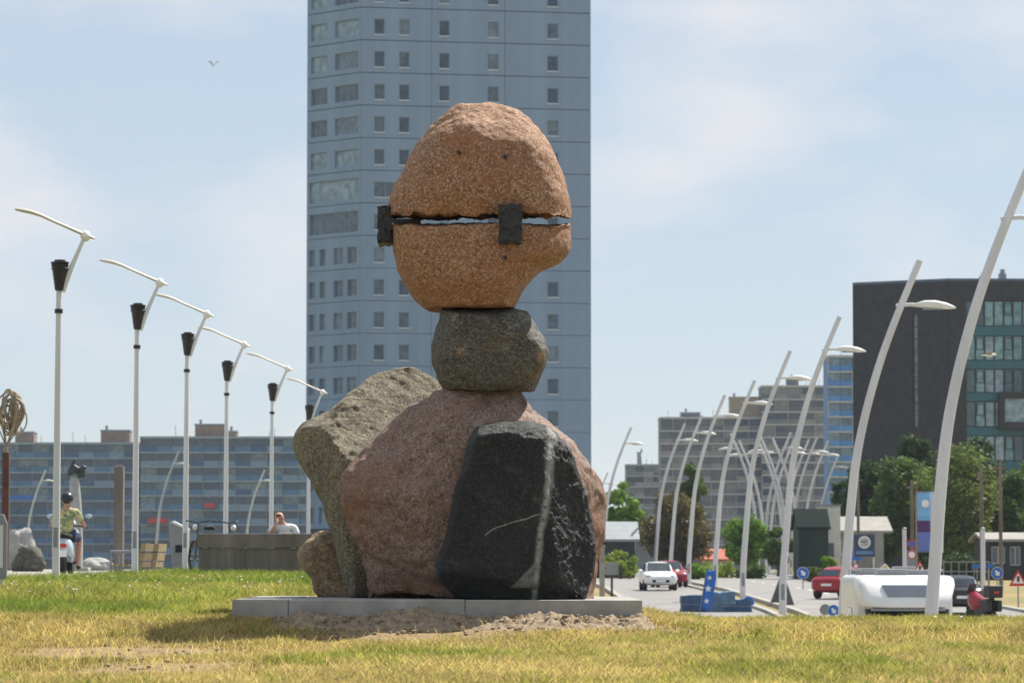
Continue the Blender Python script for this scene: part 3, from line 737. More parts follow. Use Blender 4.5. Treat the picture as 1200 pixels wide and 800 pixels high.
# --- long slab block behind the promenade
def slab_block(name, label, D, px0, px1, py_top, nfl, fl_px, bay_px, mats, roofs, par_mats, slab_mat, depth=12, seed=1, ang=0, gapx=None):
    r = random.Random(seed); s = FPX / D
    x0, x1 = X(px0, D), X(px1, D); zb = float(zg((x0 + x1) / 2, D))
    B = thing(name, label, 'building', (x0, D, zb), ang)
    top = Z(py_top, D) - zb; flm = fl_px / s; W_ = x1 - x0; nb_ = max(1, round((px1 - px0) / bay_px)); bw = W_ / nb_
    MB().box(0.05, W_ - .05, .9, depth, -1, top - .15).build('wall', mats['wall'], B)
    MB().box(-.1, W_ + .1, -.1, depth + .1, top - .12, top + .35).build('roof', slab_mat, B)
    f = Face(B, (0, 0, 0), (W_, 0, 0)); f.p0 = Vector((0, 0, 0))
    nf = min(nfl, int(top / flm) + 1)
    for i in range(nf):
        zt = top - flm * i; z0 = zt - flm
        if z0 < -.8: break
        if i: f.put('floor_slab', box_mesh('floor_slab' + name, -.05, W_ + .05, -.12, .9, -.16, .16), slab_mat, 0, zt)
        for j in range(nb_):
            g = r.choice(mats['glass'])
            f.put('window', box_mesh('window' + name, .15, bw - .12, .82, .9, .05, flm - .36), g, j * bw, z0 + .18)
            f.put('parapet', box_mesh('parapet' + name, .06, bw - .06, 0, .05, 0, flm * .36), r.choice(par_mats), j * bw, z0 + .17)
            if r.random() < .5: f.put('fin', box_mesh('fin' + name, -.06, .06, .04, .82, .0, flm - .34), slab_mat, j * bw, z0 + .17)
    for k in range(5):
        xm = W_ * (.08 + .84 * r.random()); MB().tube([(xm, 2 + r.random() * 5, top + .3), (xm, 4, top + 1.2 + 1.6 * r.random())], .07, 5).build('mast', M['greymetal'], B)
    for (a, b, pt, m_) in roofs:
        xa, xb = X(a, D) - x0, X(b, D) - x0
        ho = Z(pt, D) - zb
        rr = MB().box(xa, xb, 3, 8, top + .3, ho).build('roof_house', m_, B)
        MB().box(xa - .15, xb + .15, 2.85, 8.15, ho, ho + .25).build('coping', slab_mat, rr)
        MB().box(xa + .8, xa + 1.3, 4, 4.5, ho + .2, ho + 1.1).build('vent', M['greymetal'], rr)
    return B
bl = {'wall': plain('block_wall', (.16, .22, .29), .85, .1, .5),
      'glass': [glass('block_glass_a', (.015, .045, .09)), glass('block_glass_b', (.04, .085, .14)), glass('block_glass_c', (.16, .22, .26), .2), glass('block_glass_d', (.04, .08, .13))]}
par = [plain('parapet_blue', (.07, .17, .31), .35, .1, 1), plain('parapet_deep', (.035, .10, .21), .35, .1, 1), plain('parapet_pale', (.17, .26, .36), .4, .1, 1), plain('parapet_blue_b', (.05, .15, .28), .35, .1, 1)]
slabm = plain('slab_edge', (.27, .335, .41), .8, .1, 1)
brickr = plain('rooftop_brick', (.25, .18, .14), .9, .15, 1.2)
B1 = slab_block('apartment_block', 'long low block of blue glazed balconies with two brick roof houses', 715, -70, 163, 520, 10, 16.7, 17.5, bl, [(14, 36, 506, brickr), (115, 149, 504, brickr)], par, slabm, seed=2)
B2 = slab_block('apartment_block', 'slightly taller blue balcony block with a wide stepped roof house', 712, 163.4, 405, 513, 10, 16.9, 18, bl, [(226, 262, 497, brickr), (262.3, 275, 505, brickr)], par, slabm, seed=3)
for (a, b, py, m_, lab) in ((173, 196, 610, M['signred'], 'red'), (8, 40, 583, M['signblue'], 'blue'), (240, 252, 592, M['signred'], 'red')):
    D_ = 711.0; pb = B1 if a < 160 else B2
    p0 = P(a, py + 2.5, D_) - pb.location
    MB().box(p0.x, p0.x + (b - a) / FPX * D_, p0.y - .5, p0.y + .9, p0.z, p0.z + .9).build('awning', m_, pb)

# --- stepped terrace block beyond the road
tw = {'wall': plain('terrace_wall', (.13, .145, .165), .85, .1, .5),
      'glass': [glass('terr_glass_a', (.03, .045, .065)), glass('terr_glass_b', (.06, .075, .095)), glass('terr_glass_c', (.20, .21, .21), .2)]}
tp = [plain('terr_par_a', (.14, .155, .175), .6, .1, 1), plain('terr_par_b', (.07, .085, .105), .5, .1, 1), plain('terr_par_c', (.22, .225, .225), .6, .1, 1)]
tslab = plain('terrace_slab', (.42, .43, .44), .8, .1, 1)
tanr = plain('terrace_tan', (.34, .28, .21), .9, .1, 1)
slab_block('terrace_block', 'grey balcony block with a tan roof house beyond the curved lamps', 830, 774, 893, 490, 13, 14.8, 15, tw, [(857, 892, 465, tanr), (800, 822, 483, tw['wall'])], tp, tslab, seed=4)
slab_block('terrace_block', 'taller grey balcony block beside the blue glazed corner tower', 826, 893.6, 971, 453, 14, 14.8, 15.4, tw, [(925, 938, 443, tw['wall'])], tp, tslab, seed=5)
slab_block('terrace_block', 'small far grey block peeping over the green tree', 960, 734, 776, 545, 8, 12.5, 12, tw, [(748, 752, 530, M['greymetal'])], tp, slabm, seed=6)
bb = {'wall': plain('bright_blue_wall', (.05, .17, .40), .6, .1, 1), 'glass': [glass('bb_a', (.08, .16, .22)), glass('bb_b', (.16, .26, .32), .2)]}
bp_ = [plain('bright_blue_panel', (.04, .20, .50), .45, .08, 1), plain('bright_blue_panel_b', (.06, .24, .52), .45, .08, 1)]
slab_block('glazed_tower', 'narrow glazed tower with bright blue spandrel bands', 690, 972, 1042, 418, 12, 17.6, 14.5, bb, [], bp_, tslab, seed=7)

# --- dark brick office with a glazed front
DK = 350.0; kb = float(zg(X(1114, DK), DK))
K = thing('brick_office', 'dark brick office with a slit window and teal glazed front', 'building', (X(1114, DK), DK, kb))
k0 = Vector((0, 0, 0)); kl = P(1001, 660, DK + 5.4) - K.location; kl.z = 0; kr = P(1290, 660, DK + .5) - K.location; kr.z = 0
ktop = Z(329, DK) - kb
M['dbrick'] = plain('dark_brick', (.042, .042, .047), .85, .2, 1.5, bump=.3, bscale=6)
M['teal'] = plain('teal_spandrel', (.02, .12, .15), .3, .1, 1.0)
ctr = Vector((2, 14, 0)); bkl = kl + Vector((8, 18, 0)); bkr = kr + Vector((2, 18, 0))
core = [v + (ctr - v).normalized() * .5 for v in (kl, k0, kr, bkr, bkl)]
MB().slab([(v.x, v.y) for v in core], -1, ktop - .6).build('core', M['joint'], K)
fl_ = Face(K, kl, k0); fr_ = Face(K, k0, kr)
kx = lambda px: fl_.w * (px - 1001) / 113.0
kz = lambda py: Z(py, DK) - kb
ops = [(kx(1072), kx(1077.5), kz(500), kz(366))]
fl_.put('brick_wall', panel_mesh('brick_wall', fl_.w - .02, ktop + .5, [(a, b, c + .5, d + .5) for a, b, c, d in ops], .45), M['dbrick'], 0, -.5)
slit = fl_.window(ops[0][0], ops[0][1], ops[0][2], ops[0][3], 1, M['glass_b'], M['frame_dark'], sill=False, rec=.2, t=.05)
for i in range(1, 9):
    z = ops[0][2] + (ops[0][3] - ops[0][2]) * i / 9
    fl_.put('transom', box_mesh('transom', 0, ops[0][1] - ops[0][0], -.02, .06, -.05, .05), M['frame_dark'], ops[0][0], z, -.2)
fr_.put('brick_wall', box_mesh('brick_wall', .02, (1134 - 1114) / FPX * DK, 0, .4, -.5, ktop), M['dbrick'], 0, 0)
gx0 = (1134 - 1114) / FPX * DK
fr_.put('brick_band', box_mesh('brick_band', 0, fr_.w - gx0, -.05, .45, 0, ktop - kz(352)), M['dbrick'], gx0, kz(352))
fys = [(352, 382), (393, 422), (432, 460), (470, 500), (510, 540), (550, 580), (590, 620), (630, 655)]
bwk = 11.2 / FPX * DK
tealp = [M['glass_lit'], glass('teal_glass_a', (.10, .22, .25), .1), glass('teal_glass_b', (.04, .09, .11), .08), glass('teal_glass_c', (.16, .30, .32), .15)]
for i, (a, b) in enumerate(fys):
    z1_, z0 = kz(a), kz(b)
    nxt = fys[i + 1][0] if i + 1 < len(fys) else 668
    fr_.put('spandrel', box_mesh('spandrel%d' % i, 0, fr_.w - gx0, 0, .3, 0, z0 - kz(nxt) - .02), M['teal'], gx0, kz(nxt) + .01, -.08)
    for j in range(int((fr_.w - gx0) / bwk)):
        fr_.window(gx0 + j * bwk + .02, gx0 + (j + 1) * bwk - .02, z0 + .03, z1_ - .03, 1, R3.choice(tealp), M['frame_dark'], sill=False, rec=.15)
        if j % 3 == 1: fr_.put('vent_light', frame_mesh(bwk - .2, 1.2, .07, 1), M['frame_dark'], gx0 + j * bwk + .1, z1_ - 1.4, -.1)
# box balcony
bx0, bx1 = (1171 - 1114) / FPX * DK, (1245 - 1114) / FPX * DK
fr_.put('box_balcony', panel_mesh('box_balcony', bx1 - bx0, kz(460) - kz(503), [(.5, bx1 - bx0 - .5, .7, kz(460) - kz(503) - .6)], 1.2), M['dbrick'], bx0, kz(503), 1.2)
fr_.put('balcony_glass', box_mesh('balcony_glass', .5, bx1 - bx0 - .5, 0, .05, .7, kz(460) - kz(503) - .6), M['glass_lit'], bx0, kz(503), .9)
fr_.put('balcony_floor', box_mesh('balcony_floor', .02, bx1 - bx0 - .02, 0, 1.1, .03, .5), M['dbrick'], bx0, kz(503), 1.1)
MB().slab([(v.x, v.y) for v in (kl, k0, kr, bkr, bkl)], ktop, ktop + .25).build('roof', M['joint'], K)
for px, hh in ((1160, 1.0), (1183, 1.4)):
    x = X(px, DK) - K.location.x
    MB().box(x - .35, x + .35, 3, 3.8, ktop + .2, ktop + hh * .7).box(x - .2, x + .2, 3.1, 3.5, ktop + hh * .7, ktop + hh).build('roof_vent', M['greymetal'], K)

# --- low houses along the road
def house(name, label, px0, px1, D, py_eave, py_ridge, wall, roofm, depth=6, over=.35, wins=(), gable=True):
    x0, x1 = X(px0, D), X(px1, D); zb = float(zg((x0 + x1) / 2, D)) - .1
    H = thing(name, label, 'house', (x0, D, zb)); W_ = x1 - x0
    ze, zr = Z(py_eave, D) - zb, Z(py_ridge, D) - zb
    f = Face(H, (0, 0, 0), (W_, 0, 0)); f.p0 = Vector((0, 0, 0))
    ops = []
    for (a, b, c, d) in wins: ops.append((X(a, D) - x0, X(b, D) - x0, Z(d, D) - zb, Z(c, D) - zb))
    f.put('wall', panel_mesh('wall', W_, ze, ops, .25), wall, 0, 0)
    MB().box(.01, W_ - .01, .26, depth, 0, ze - .01).build('back_wall', wall, H)
    for o in ops: f.window(*o, 2, M['glass_c'], M['sill'], sill=False, rec=.12)
    MB().add([(-over, -over, ze - .02), (W_ + over, -over, ze - .02), (W_ + over, depth / 2, zr), (-over, depth / 2, zr),
              (-over, -over, ze + .16), (W_ + over, -over, ze + .16), (W_ + over, depth / 2, zr + .18), (-over, depth / 2, zr + .18),
              (-over, depth + over, ze - .02), (W_ + over, depth + over, ze - .02), (-over, depth + over, ze + .16), (W_ + over, depth + over, ze + .16)],
             [(0, 1, 5, 4), (4, 5, 6, 7), (0, 3, 2, 1), (7, 6, 11, 10), (8, 9, 2, 3), (10, 11, 9, 8), (0, 4, 7, 3), (1, 2, 6, 5), (3, 7, 10, 8), (2, 9, 11, 6)]).build('roof', roofm, H)
    MB().add([(0, .3, ze), (0, depth, ze), (0, depth / 2, zr - .1), (.2, .3, ze), (.2, depth, ze), (.2, depth / 2, zr - .1)], [(0, 1, 2), (3, 5, 4), (0, 2, 5, 3), (1, 4, 5, 2), (0, 3, 4, 1)]).build('gable', wall, H)
    return H
rgrey = plain('slate_roof', (.26, .28, .30), .8, .1, 1); rlight = plain('light_roof', (.30, .285, .255), .8, .1, 1); rred = plain('red_tile_roof', (.45, .12, .07), .8, .12, 1)
wgrey = plain('render_grey', (.28, .28, .27), .9, .1, 1); wdark = plain('dark_boards', (.03, .04, .045), .8, .2, 1, streak=True); wwhite = plain('render_white', (.62, .62, .60), .9, .08, 1)
house('low_house', 'low house with a pale blue grey roof beside the green tree', 690, 744, 262, 634, 613, wdark, rgrey, 8)
house('low_house', 'red roofed hut behind the flowering shrubs', 826, 858, 300, 657, 645, wwhite, rred, 5, wins=[(835, 843, 658, 664)])
house('low_house', 'grey hut with a wide pale roof behind the blue dial board', 972, 1036, 262, 624, 607, wgrey, rlight, 7, over=.6, wins=[(980, 992, 634, 650)])
house('dark_shed', 'dark green boarded shed with a steep gable', 936, 971, 250, 620, 598, plain('green_boards', (.012, .03, .027), .8, .2, 1, streak=True), plain('shed_roof', (.02, .028, .026), 1.0, .1, 1, spec=.05), 5, over=.15)
house('low_house', 'dark timber pavilion with white framed windows and pale flat roof', 1156, 1260, 250, 634, 626, wdark, rlight, 7, wins=[(1162, 1178, 640, 660), (1184, 1196, 640, 662), (1204, 1220, 640, 662)])
cb = thing('white_cabin', 'white boxy cabin squeezed behind the dark shed', 'cabin', (X(964, 255), 257, float(zg(X(964, 255), 257))))
hc = Z(593, 257) - cb.location.z
MB().box(0, X(988, 257) - X(964, 257), 0, 3, 0, hc).build('wall', wwhite, cb, bevel=.03)
MB().box(-.08, X(988, 257) - X(964, 257) + .08, -.08, 3.08, hc, hc + .12).build('roof', rgrey, cb)
MB().box(.3, 1.0, -.03, .02, 1.6, 2.6).build('window', M['glass'], cb)

# ------------------------------------------------------------------ trees and shrubs
TR = np.random.default_rng(5)
def leaf_mesh(name, cents, radii, nleaf, size, squash=.8, tintc=None):
    """leaf quads spread through a cloud of clumps"""
    cents = np.asarray(cents); k = len(cents)
    wgt = radii ** 2; wgt = wgt / wgt.sum()
    ci = TR.choice(k, nleaf, p=wgt)
    d = TR.normal(size=(nleaf, 3)); d /= np.linalg.norm(d, axis=1)[:, None]
    rr = TR.random(nleaf) ** .45
    pos = cents[ci] + d * (radii[ci] * rr)[:, None] * np.array([1, 1, squash])
    nrm = d * .6 + TR.normal(size=(nleaf, 3)) * .6 + np.array([0, 0, .35]); nrm /= np.linalg.norm(nrm, axis=1)[:, None]
    a = np.cross(nrm, TR.normal(size=(nleaf, 3))); a /= np.linalg.norm(a, axis=1)[:, None]; b = np.cross(nrm, a)
    s = size * (.55 + .9 * TR.random(nleaf))[:, None]
    V = np.stack([pos - a * s, pos - b * s * .55 + nrm * s * .12, pos + a * s, pos + b * s * .55 + nrm * s * .12], 1).reshape(-1, 3)
    F = np.arange(nleaf * 4).reshape(-1, 4)
    me = bpy.data.meshes.new(name); me.vertices.add(len(V)); me.vertices.foreach_set('co', V.reshape(-1).astype('f'))
    me.loops.add(nleaf * 4); me.loops.foreach_set('vertex_index', F.reshape(-1).astype('i'))
    me.polygons.add(nleaf); me.polygons.foreach_set('loop_start', np.arange(0, nleaf * 4, 4).astype('i'))
    me.update(calc_edges=True)
    ctint = TR.random(k)
    tint = np.clip(.5 * ctint[ci] + .5 * TR.random(nleaf), 0, 1)
    at = me.attributes.new('tint', 'FLOAT', 'POINT'); at.data.foreach_set('value', np.repeat(tint, 4).astype('f'))
    return me
def tree(name, label, pxc, py_top, py_bot, half_px, D, mat, nleaf=7000, leaf=.16, clumps=46, trunk=True, conic=0, group=None, cat='tree', gz=None):
    base = G(pxc, D)
    s = FPX / D
    ztop = Z(py_top, D) - base.z; zbot = max(.1, Z(py_bot, D) - base.z); hw = half_px / s
    t = thing(name, label, cat, base, group=group)
    zc = (ztop + zbot) / 2; hh = (ztop - zbot) / 2
    cs = []; rs = []
    for _ in range(clumps):
        while True:
            v = TR.uniform(-1, 1, 3)
            if .25 < np.linalg.norm(v) < .95: break
        taper = 1 - conic * (v[2] + 1) / 2
        cs.append((v[0] * hw * .86 * taper, v[1] * hw * .8 * taper, zc + v[2] * hh * .86))
        rs.append(TR.uniform(.2, .42) * min(hw, hh * 1.1) * (1 - .5 * conic * (v[2] + 1) / 2))
    link('crown', leaf_mesh('crown', cs, np.array(rs), nleaf, leaf), mat, t)
    mb = MB(); r0 = max(.05, hw * .085)
    lean = TR.uniform(-.15, .15, 2)
    pts = [(0, 0, -.3), (lean[0] * .4, lean[1] * .4, zbot * .6 + .2), (lean[0], lean[1], zc), (lean[0] * 1.4, lean[1] * 1.4, ztop - hh * .35)]
    mb.tube(pts, [r0 * 1.3, r0, r0 * .7, r0 * .2], 8)
    for i in TR.choice(clumps, min(9, clumps), replace=False):
        c = cs[i]; z0 = max(zbot * .7, c[2] - hw * .7); mb.tube([(lean[0] * .7, lean[1] * .7, z0), (c[0] * .5, c[1] * .5, (z0 + c[2]) / 2 + .1), c], [r0 * .5, r0 * .3, r0 * .1], 5)
    mb.build('trunk', M['bark'], t, smooth=True)
    return t
M['bark'] = plain('bark', (.09, .07, .05), .9, .25, 4, streak=True)
FO = {'bright': foliage('leaf_bright', (0.0875, 0.1875, 0.0187), (0.1625, 0.3, 0.0312), (0.25, 0.4, 0.05), trans=.42),
      'mid': foliage('leaf_mid', (0.05, 0.0938, 0.0175), (0.0875, 0.15, 0.0275), (0.15, 0.2188, 0.0438), trans=.42),
      'olive': foliage('leaf_olive', (0.075, 0.1125, 0.025), (0.1375, 0.1875, 0.0375), (0.225, 0.275, 0.0625), trans=.42),
      'dark': foliage('leaf_dark', (0.0225, 0.0475, 0.0125), (0.04, 0.0775, 0.0187), (0.0688, 0.1187, 0.0275), trans=.42),
      'brown': foliage('leaf_brown', (0.0688, 0.0562, 0.0175), (0.125, 0.0938, 0.0275), (0.175, 0.1562, 0.0438), trans=.42),
      'lime': foliage('leaf_lime', (.14, .20, .02), (.22, .30, .03), (.32, .38, .05))}
TG = 'trees behind the road'
tree('leafy_tree', 'small bright green tree behind the pale roofed house', 731, 560, 640, 25, 300, FO['bright'], 5000, .17, 34)
tree('leafy_tree', 'slender green tree behind the brown leaved tree', 812, 530, 640, 27, 315, FO['mid'], 5000, .17, 40, conic=.5)
tree('leafy_tree', 'brown leaved tree beside the far end of the road', 793, 574, 668, 50, 290, FO['brown'], 9000, .17, 60)
tree('leafy_tree', 'yellow green tree in front of the grey balcony block', 873, 600, 668, 30, 285, FO['bright'], 5000, .16, 40)
tree('leafy_tree', 'dark little tree beside the dark green shed', 912, 615, 668, 22, 280, FO['mid'], 3500, .15, 30)
tree('leafy_tree', 'dark conifer rising beside the glazed blue tower', 988, 548, 662, 26, 290, FO['dark'], 5500, .17, 46, conic=.5)
tree('leafy_tree', 'dark round tree behind the pale roofed hut', 1022, 522, 655, 46, 282, FO['dark'], 9000, .18, 60)
tree('leafy_tree', 'tall dark pine against the dark brick office wall', 1075, 498, 640, 36, 300, FO['dark'], 8000, .18, 55, conic=.35)
tree('leafy_tree', 'broad olive green tree behind the hanging banner', 1058, 528, 660, 44, 272, FO['mid'], 9000, .17, 60)
tree('leafy_tree', 'large light olive tree between the two utility poles', 1122, 512, 668, 56, 265, FO['olive'], 14000, .16, 80)
tree('leafy_tree', 'dark bushy tree at the back of the olive tree', 1142, 505, 640, 48, 292, FO['dark'], 9000, .18, 60)
tree('leafy_tree', 'mid green tree behind the timber pavilion', 1186, 548, 660, 44, 270, FO['mid'], 9000, .17, 60)
tree('leafy_tree', 'very dark tree filling the gap behind the dial board', 1042, 560, 662, 34, 288, FO['dark'], 7000, .18, 50)
tree('leafy_tree', 'dark green tree behind the stout pole and pavilion', 1164, 540, 662, 40, 296, FO['dark'], 8000, .18, 55)
tree('leafy_tree', 'dark low tree behind the hanging banner', 1092, 570, 668, 36, 280, FO['dark'], 7000, .17, 50)
tree('leafy_tree', 'dull green tree crowding the glazed office front', 1222, 525, 655, 42, 285, FO['olive'], 7000, .17, 50)
def shrub(label, pxc, py_top, half, D, mat, nl=2200, leaf=.10):
    base = G(pxc, D); h_ = Z(py_top, D) - base.z; hw = half * D / FPX
    t = thing('shrub', label, 'shrub', base, group=None); cs = []; rs = []
    for _ in range(22):
        a = TR.uniform(0, 2 * math.pi); q_ = TR.random() ** .5; u = TR.random()
        cs.append((math.cos(a) * q_ * hw * .85, math.sin(a) * q_ * hw * .7, h_ * (.15 + .68 * u * math.sqrt(max(.05, 1 - q_ * q_ * .8))))); rs.append(TR.uniform(.2, .4) * min(hw, h_))
    link('foliage', leaf_mesh('foliage', cs, np.array(rs), nl, leaf), mat, t)
    mb = MB()
    for i in range(0, 22, 3): mb.tube([(0, 0, -.1), (cs[i][0] * .5, cs[i][1] * .5, cs[i][2] * .6), cs[i]], [.04, .03, .01], 5)
    mb.build('stem', M['bark'], t)
shrub('lime green shrub below the pale roofed house', 727, 638, 22, 255, FO['lime'])
shrub('low bright shrub in front of the red roofed hut', 838, 652, 26, 262, FO['lime'])
shrub('low green hedge shrub beside the brown leaved tree', 818, 657, 16, 250, FO['bright'])
shrub('bright green bush at the corner of the grey hut', 969, 642, 13, 235, FO['bright'])
shrub('bright low bush beside the dark shed door', 952, 657, 14, 232, FO['olive'])
shrub('low dark bush below the pale sign board', 1030, 655, 14, 225, FO['mid'])
shrub('dark hedge behind the white railing', 1112, 640, 34, 245, FO['dark'], 4000)
shrub('dark hedge beside the timber pavilion', 1148, 648, 22, 243, FO['dark'], 3000)
shrub('dull green bush below the brown leaved tree', 880, 655, 20, 255, FO['mid'])

# ------------------------------------------------------------------ promenade lamps with an up-lighter and a reflector arm
def promenade_lamp(loc):
    L_ = thing('promenade_lamp', 'white promenade post with black bucket lantern and long bent reflector arm', 'street lamp', loc, group='reflector lamps along the promenade')
    s = 55 / FPX
    h = lambda py: Z(py, 55) - G(66, 55).z; xx_ = lambda px: (px - 66) * s
    MB().tube([(0, 0, -.3), (0, 0, .5), (xx_(66.5), 0, h(500)), (xx_(67), 0, h(338))], [.062, .060, .052, .040], 14).build('post', M['white_post'], L_, smooth=True)
    MB().lathe([(.11, -.02), (.11, .03), (.07, .05)], 16).build('base_plate', M['greymetal'], L_, smooth=True)
    ln = MB().lathe([(.05, h(341)), (.075, h(340)), (.125, h(313)), (.135, h(311.5)), (.135, h(310)), (.125, h(309.5)), (.142, h(308.5)), (.142, h(307)), (.09, h(306.5)), (.085, h(304.5)), (.02, h(304))], 20, c=(xx_(68), 0, 0)).build('lantern', M['lantern'], L_, smooth=True)
    MB().lathe([(.128, h(316)), (.136, h(315.5)), (.136, h(314.5)), (.128, h(314))], 20, c=(xx_(68), 0, 0)).build('rim', M['darkmetal'], ln, smooth=True)
    MB().tube([(xx_(71), 0, h(342)), (xx_(82), 0, h(312)), (xx_(97), 0, h(277))], [.045, .038, .028], 10).build('strut', M['white_post'], L_, smooth=True)
    MB().tube([(xx_(108.5), 0, h(279.5)), (xx_(100), 0, h(276)), (xx_(90), 0, h(272)), (xx_(75), 0, h(265.5)), (xx_(60), 0, h(259)), (xx_(46), 0, h(252.5)), (xx_(34), 0, h(248.5)), (xx_(24), 0, h(246.5)), (xx_(15), 0, h(245))],
              [.018, .03, .030, .026, .026, .028, .034, .034, .02], 10, flat=2.2).build('reflector_arm', M['arm'], L_, smooth=True)
    hb = MB().lathe([(.02, h(283)), (.05, h(281.5)), (.085, h(278)), (.085, h(276)), (.05, h(271.5)), (.015, h(270))], 16, c=(xx_(98), 0, 0)).build('hinge', M['lamp_white'], L_, smooth=True)
    MB().box(-.035, .035, -.068, -.05, .55, .85).build('access_door', M['greymetal'], L_)
    MB().lathe([(.064, h(367)), (.064, h(362))], 14, c=(xx_(67), 0, 0)).build('sticker', M['signblack'], L_)
    return L_
PLs = [(65.5, 55), (158, 64.6), (217, 73.5), (264, 84), (317.5, 94.5), (361, 107.5)]
pl = promenade_lamp(G(*PLs[0]))
PLL = ['beside the park bench', 'beside the grey wedge bin', 'behind the plank wall, above the bicycles', 'behind the seated man', 'at the tower edge above the grey slab']
pl['label'] = 'white promenade lamp with black bucket lantern, standing before the scooter rider'
for (px, D), l_ in zip(PLs[1:], PLL): dup(pl, G(px, D), rz=random.uniform(-.02, .02), label='white promenade lamp with black bucket lantern, ' + l_)

# ------------------------------------------------------------------ curved white road lamps
TPL = [(0, 0), (63, 0), (108, 4), (186, 10), (248, 16.5), (298, 27), (361, 44.5), (417, 65.5), (483, 93.5)]
def road_lamp(loc, name='road_lamp'):
    L_ = thing(name, 'tall white curved steel road lamp leaning over the carriageway', 'street lamp', loc, group='curved lamps along the road')
    pts = [(a / 42, 0, z / 42) for z, a in TPL]
    # smooth path
    P2 = []
    for i in range(40):
        u = i / 39 * 483; P2.append((float(np.interp(u, [z for z, _ in TPL], [a for _, a in TPL])) / 42, 0, u / 42))
    xs_ = np.array([p[0] for p in P2])
    for _ in range(6): xs_[1:-1] = (xs_[:-2] + 2 * xs_[1:-1] + xs_[2:]) / 4
    P2 = [(float(x), 0, p[2]) for x, p in zip(xs_, P2)]
    P2[0] = (0, 0, -.4)
    MB().tube(P2, [.148 - .058 * i / 39 for i in range(40)], 12).build('pole', M['white_post'], L_, smooth=True)
    xa, za = 80 / 42, (725 - 358 + 63) / 42
    MB().tube([(xa - .35, 0, za + .0), (xa + .05, 0, za + .03), (xa + .4, 0, za + .0)], [.05, .05, .06], 8).build('bracket', M['white_post'], L_, smooth=True)
    hd = MB().loft([(0, 0, 0, .02, .02), (.06, 0, .02, .07, .05), (.25, 0, .03, .15, .105), (.5, 0, .02, .17, .12), (.75, 0, -.02, .15, .09), (.92, 0, -.06, .09, .045), (.98, 0, -.075, .02, .015)], 18, 2.3)
    v2 = [(y * 1.2 + xa + .15, -x, z + za + .01) for x, y, z in hd.v]; hd.v = v2
    hh = hd.build('lamp_head', M['lamp_white'], L_, smooth='all')
    MB().box(xa + .4, xa + .95, -.09, .09, za - .105, za - .07).build('lens', M['glass_lit'], hh, bevel=.02)
    MB().box(-.07, .07, -.15, -.12, .7, 1.3).build('access_door', M['greymetal'], L_)
    MB().lathe([(.26, -.05), (.26, .04), (.2, .06)], 14).build('base_plate', M['greymetal'], L_, smooth=True)
    return L_
RL = [(1088, 78.5, 0, 1.06), (986.5, 100, 0, 1), (917, 137, 0, 1), (870.5, 165, 0, 1), (838, 198, 0, 1), (807, 217, 0, 1), (786, 251, 0, 1), (768, 267, 0, 1),
      (889, 289, 1, 1), (897, 308, 1, 1), (923, 295, 1, 1.0), (919, 302, 1, 1), (937, 301, 1, 1), (895, 287, 0, 1), (901, 302, 0, 1), (918, 304, 0, 1), (927, 299, 0, 1), (941, 308, 0, 1), (957, 352, 0, 1),
      (706, 275, 0, 1), (30, 409, 0, 1), (182, 345, 0, 1), (287, 409, 0, 1), (108, 780, 0, 1), (272, 760, 0, 1), (690, 420, 0, 1)]
rl = None
for i, (px, D, flip, s) in enumerate(RL):
    if rl is None: rl = road_lamp(G(px, D)); rl.scale = (s,) * 3; LBL = rl['label']; rl['label'] = 'tallest curved white road lamp, its foot in front of the motorhome'
    else:
        o = dup(rl, G(px, D), rz=math.pi if flip else random.uniform(-.04, .04), scale=s, label='far curved white road lamp in the crowded cluster before the dark shed')
        nm_ = {1: 'between the red car and the motorhome', 2: 'rising over the dark pyramid marker', 3: 'between the tarpaulins and the pyramid marker', 4: 'rising out of the blue tarpaulins', 5: 'just left of the feather flag', 6: 'on the right side of the white car', 7: 'in front of the white car', 19: 'beside the sculpture, above the bright green tree'}
        if i in nm_: o['label'] = 'curved white road lamp ' + nm_[i]
        if flip: o['label'] = 'tall white curved road lamp leaning left across its neighbours'; o['group'] = 'curved lamps on the far side of the road'
        elif D > 330 and px < 500: o['label'] = 'far curved white lamp in front of the blue balcony block'; o['group'] = 'far lamps before the blue block'

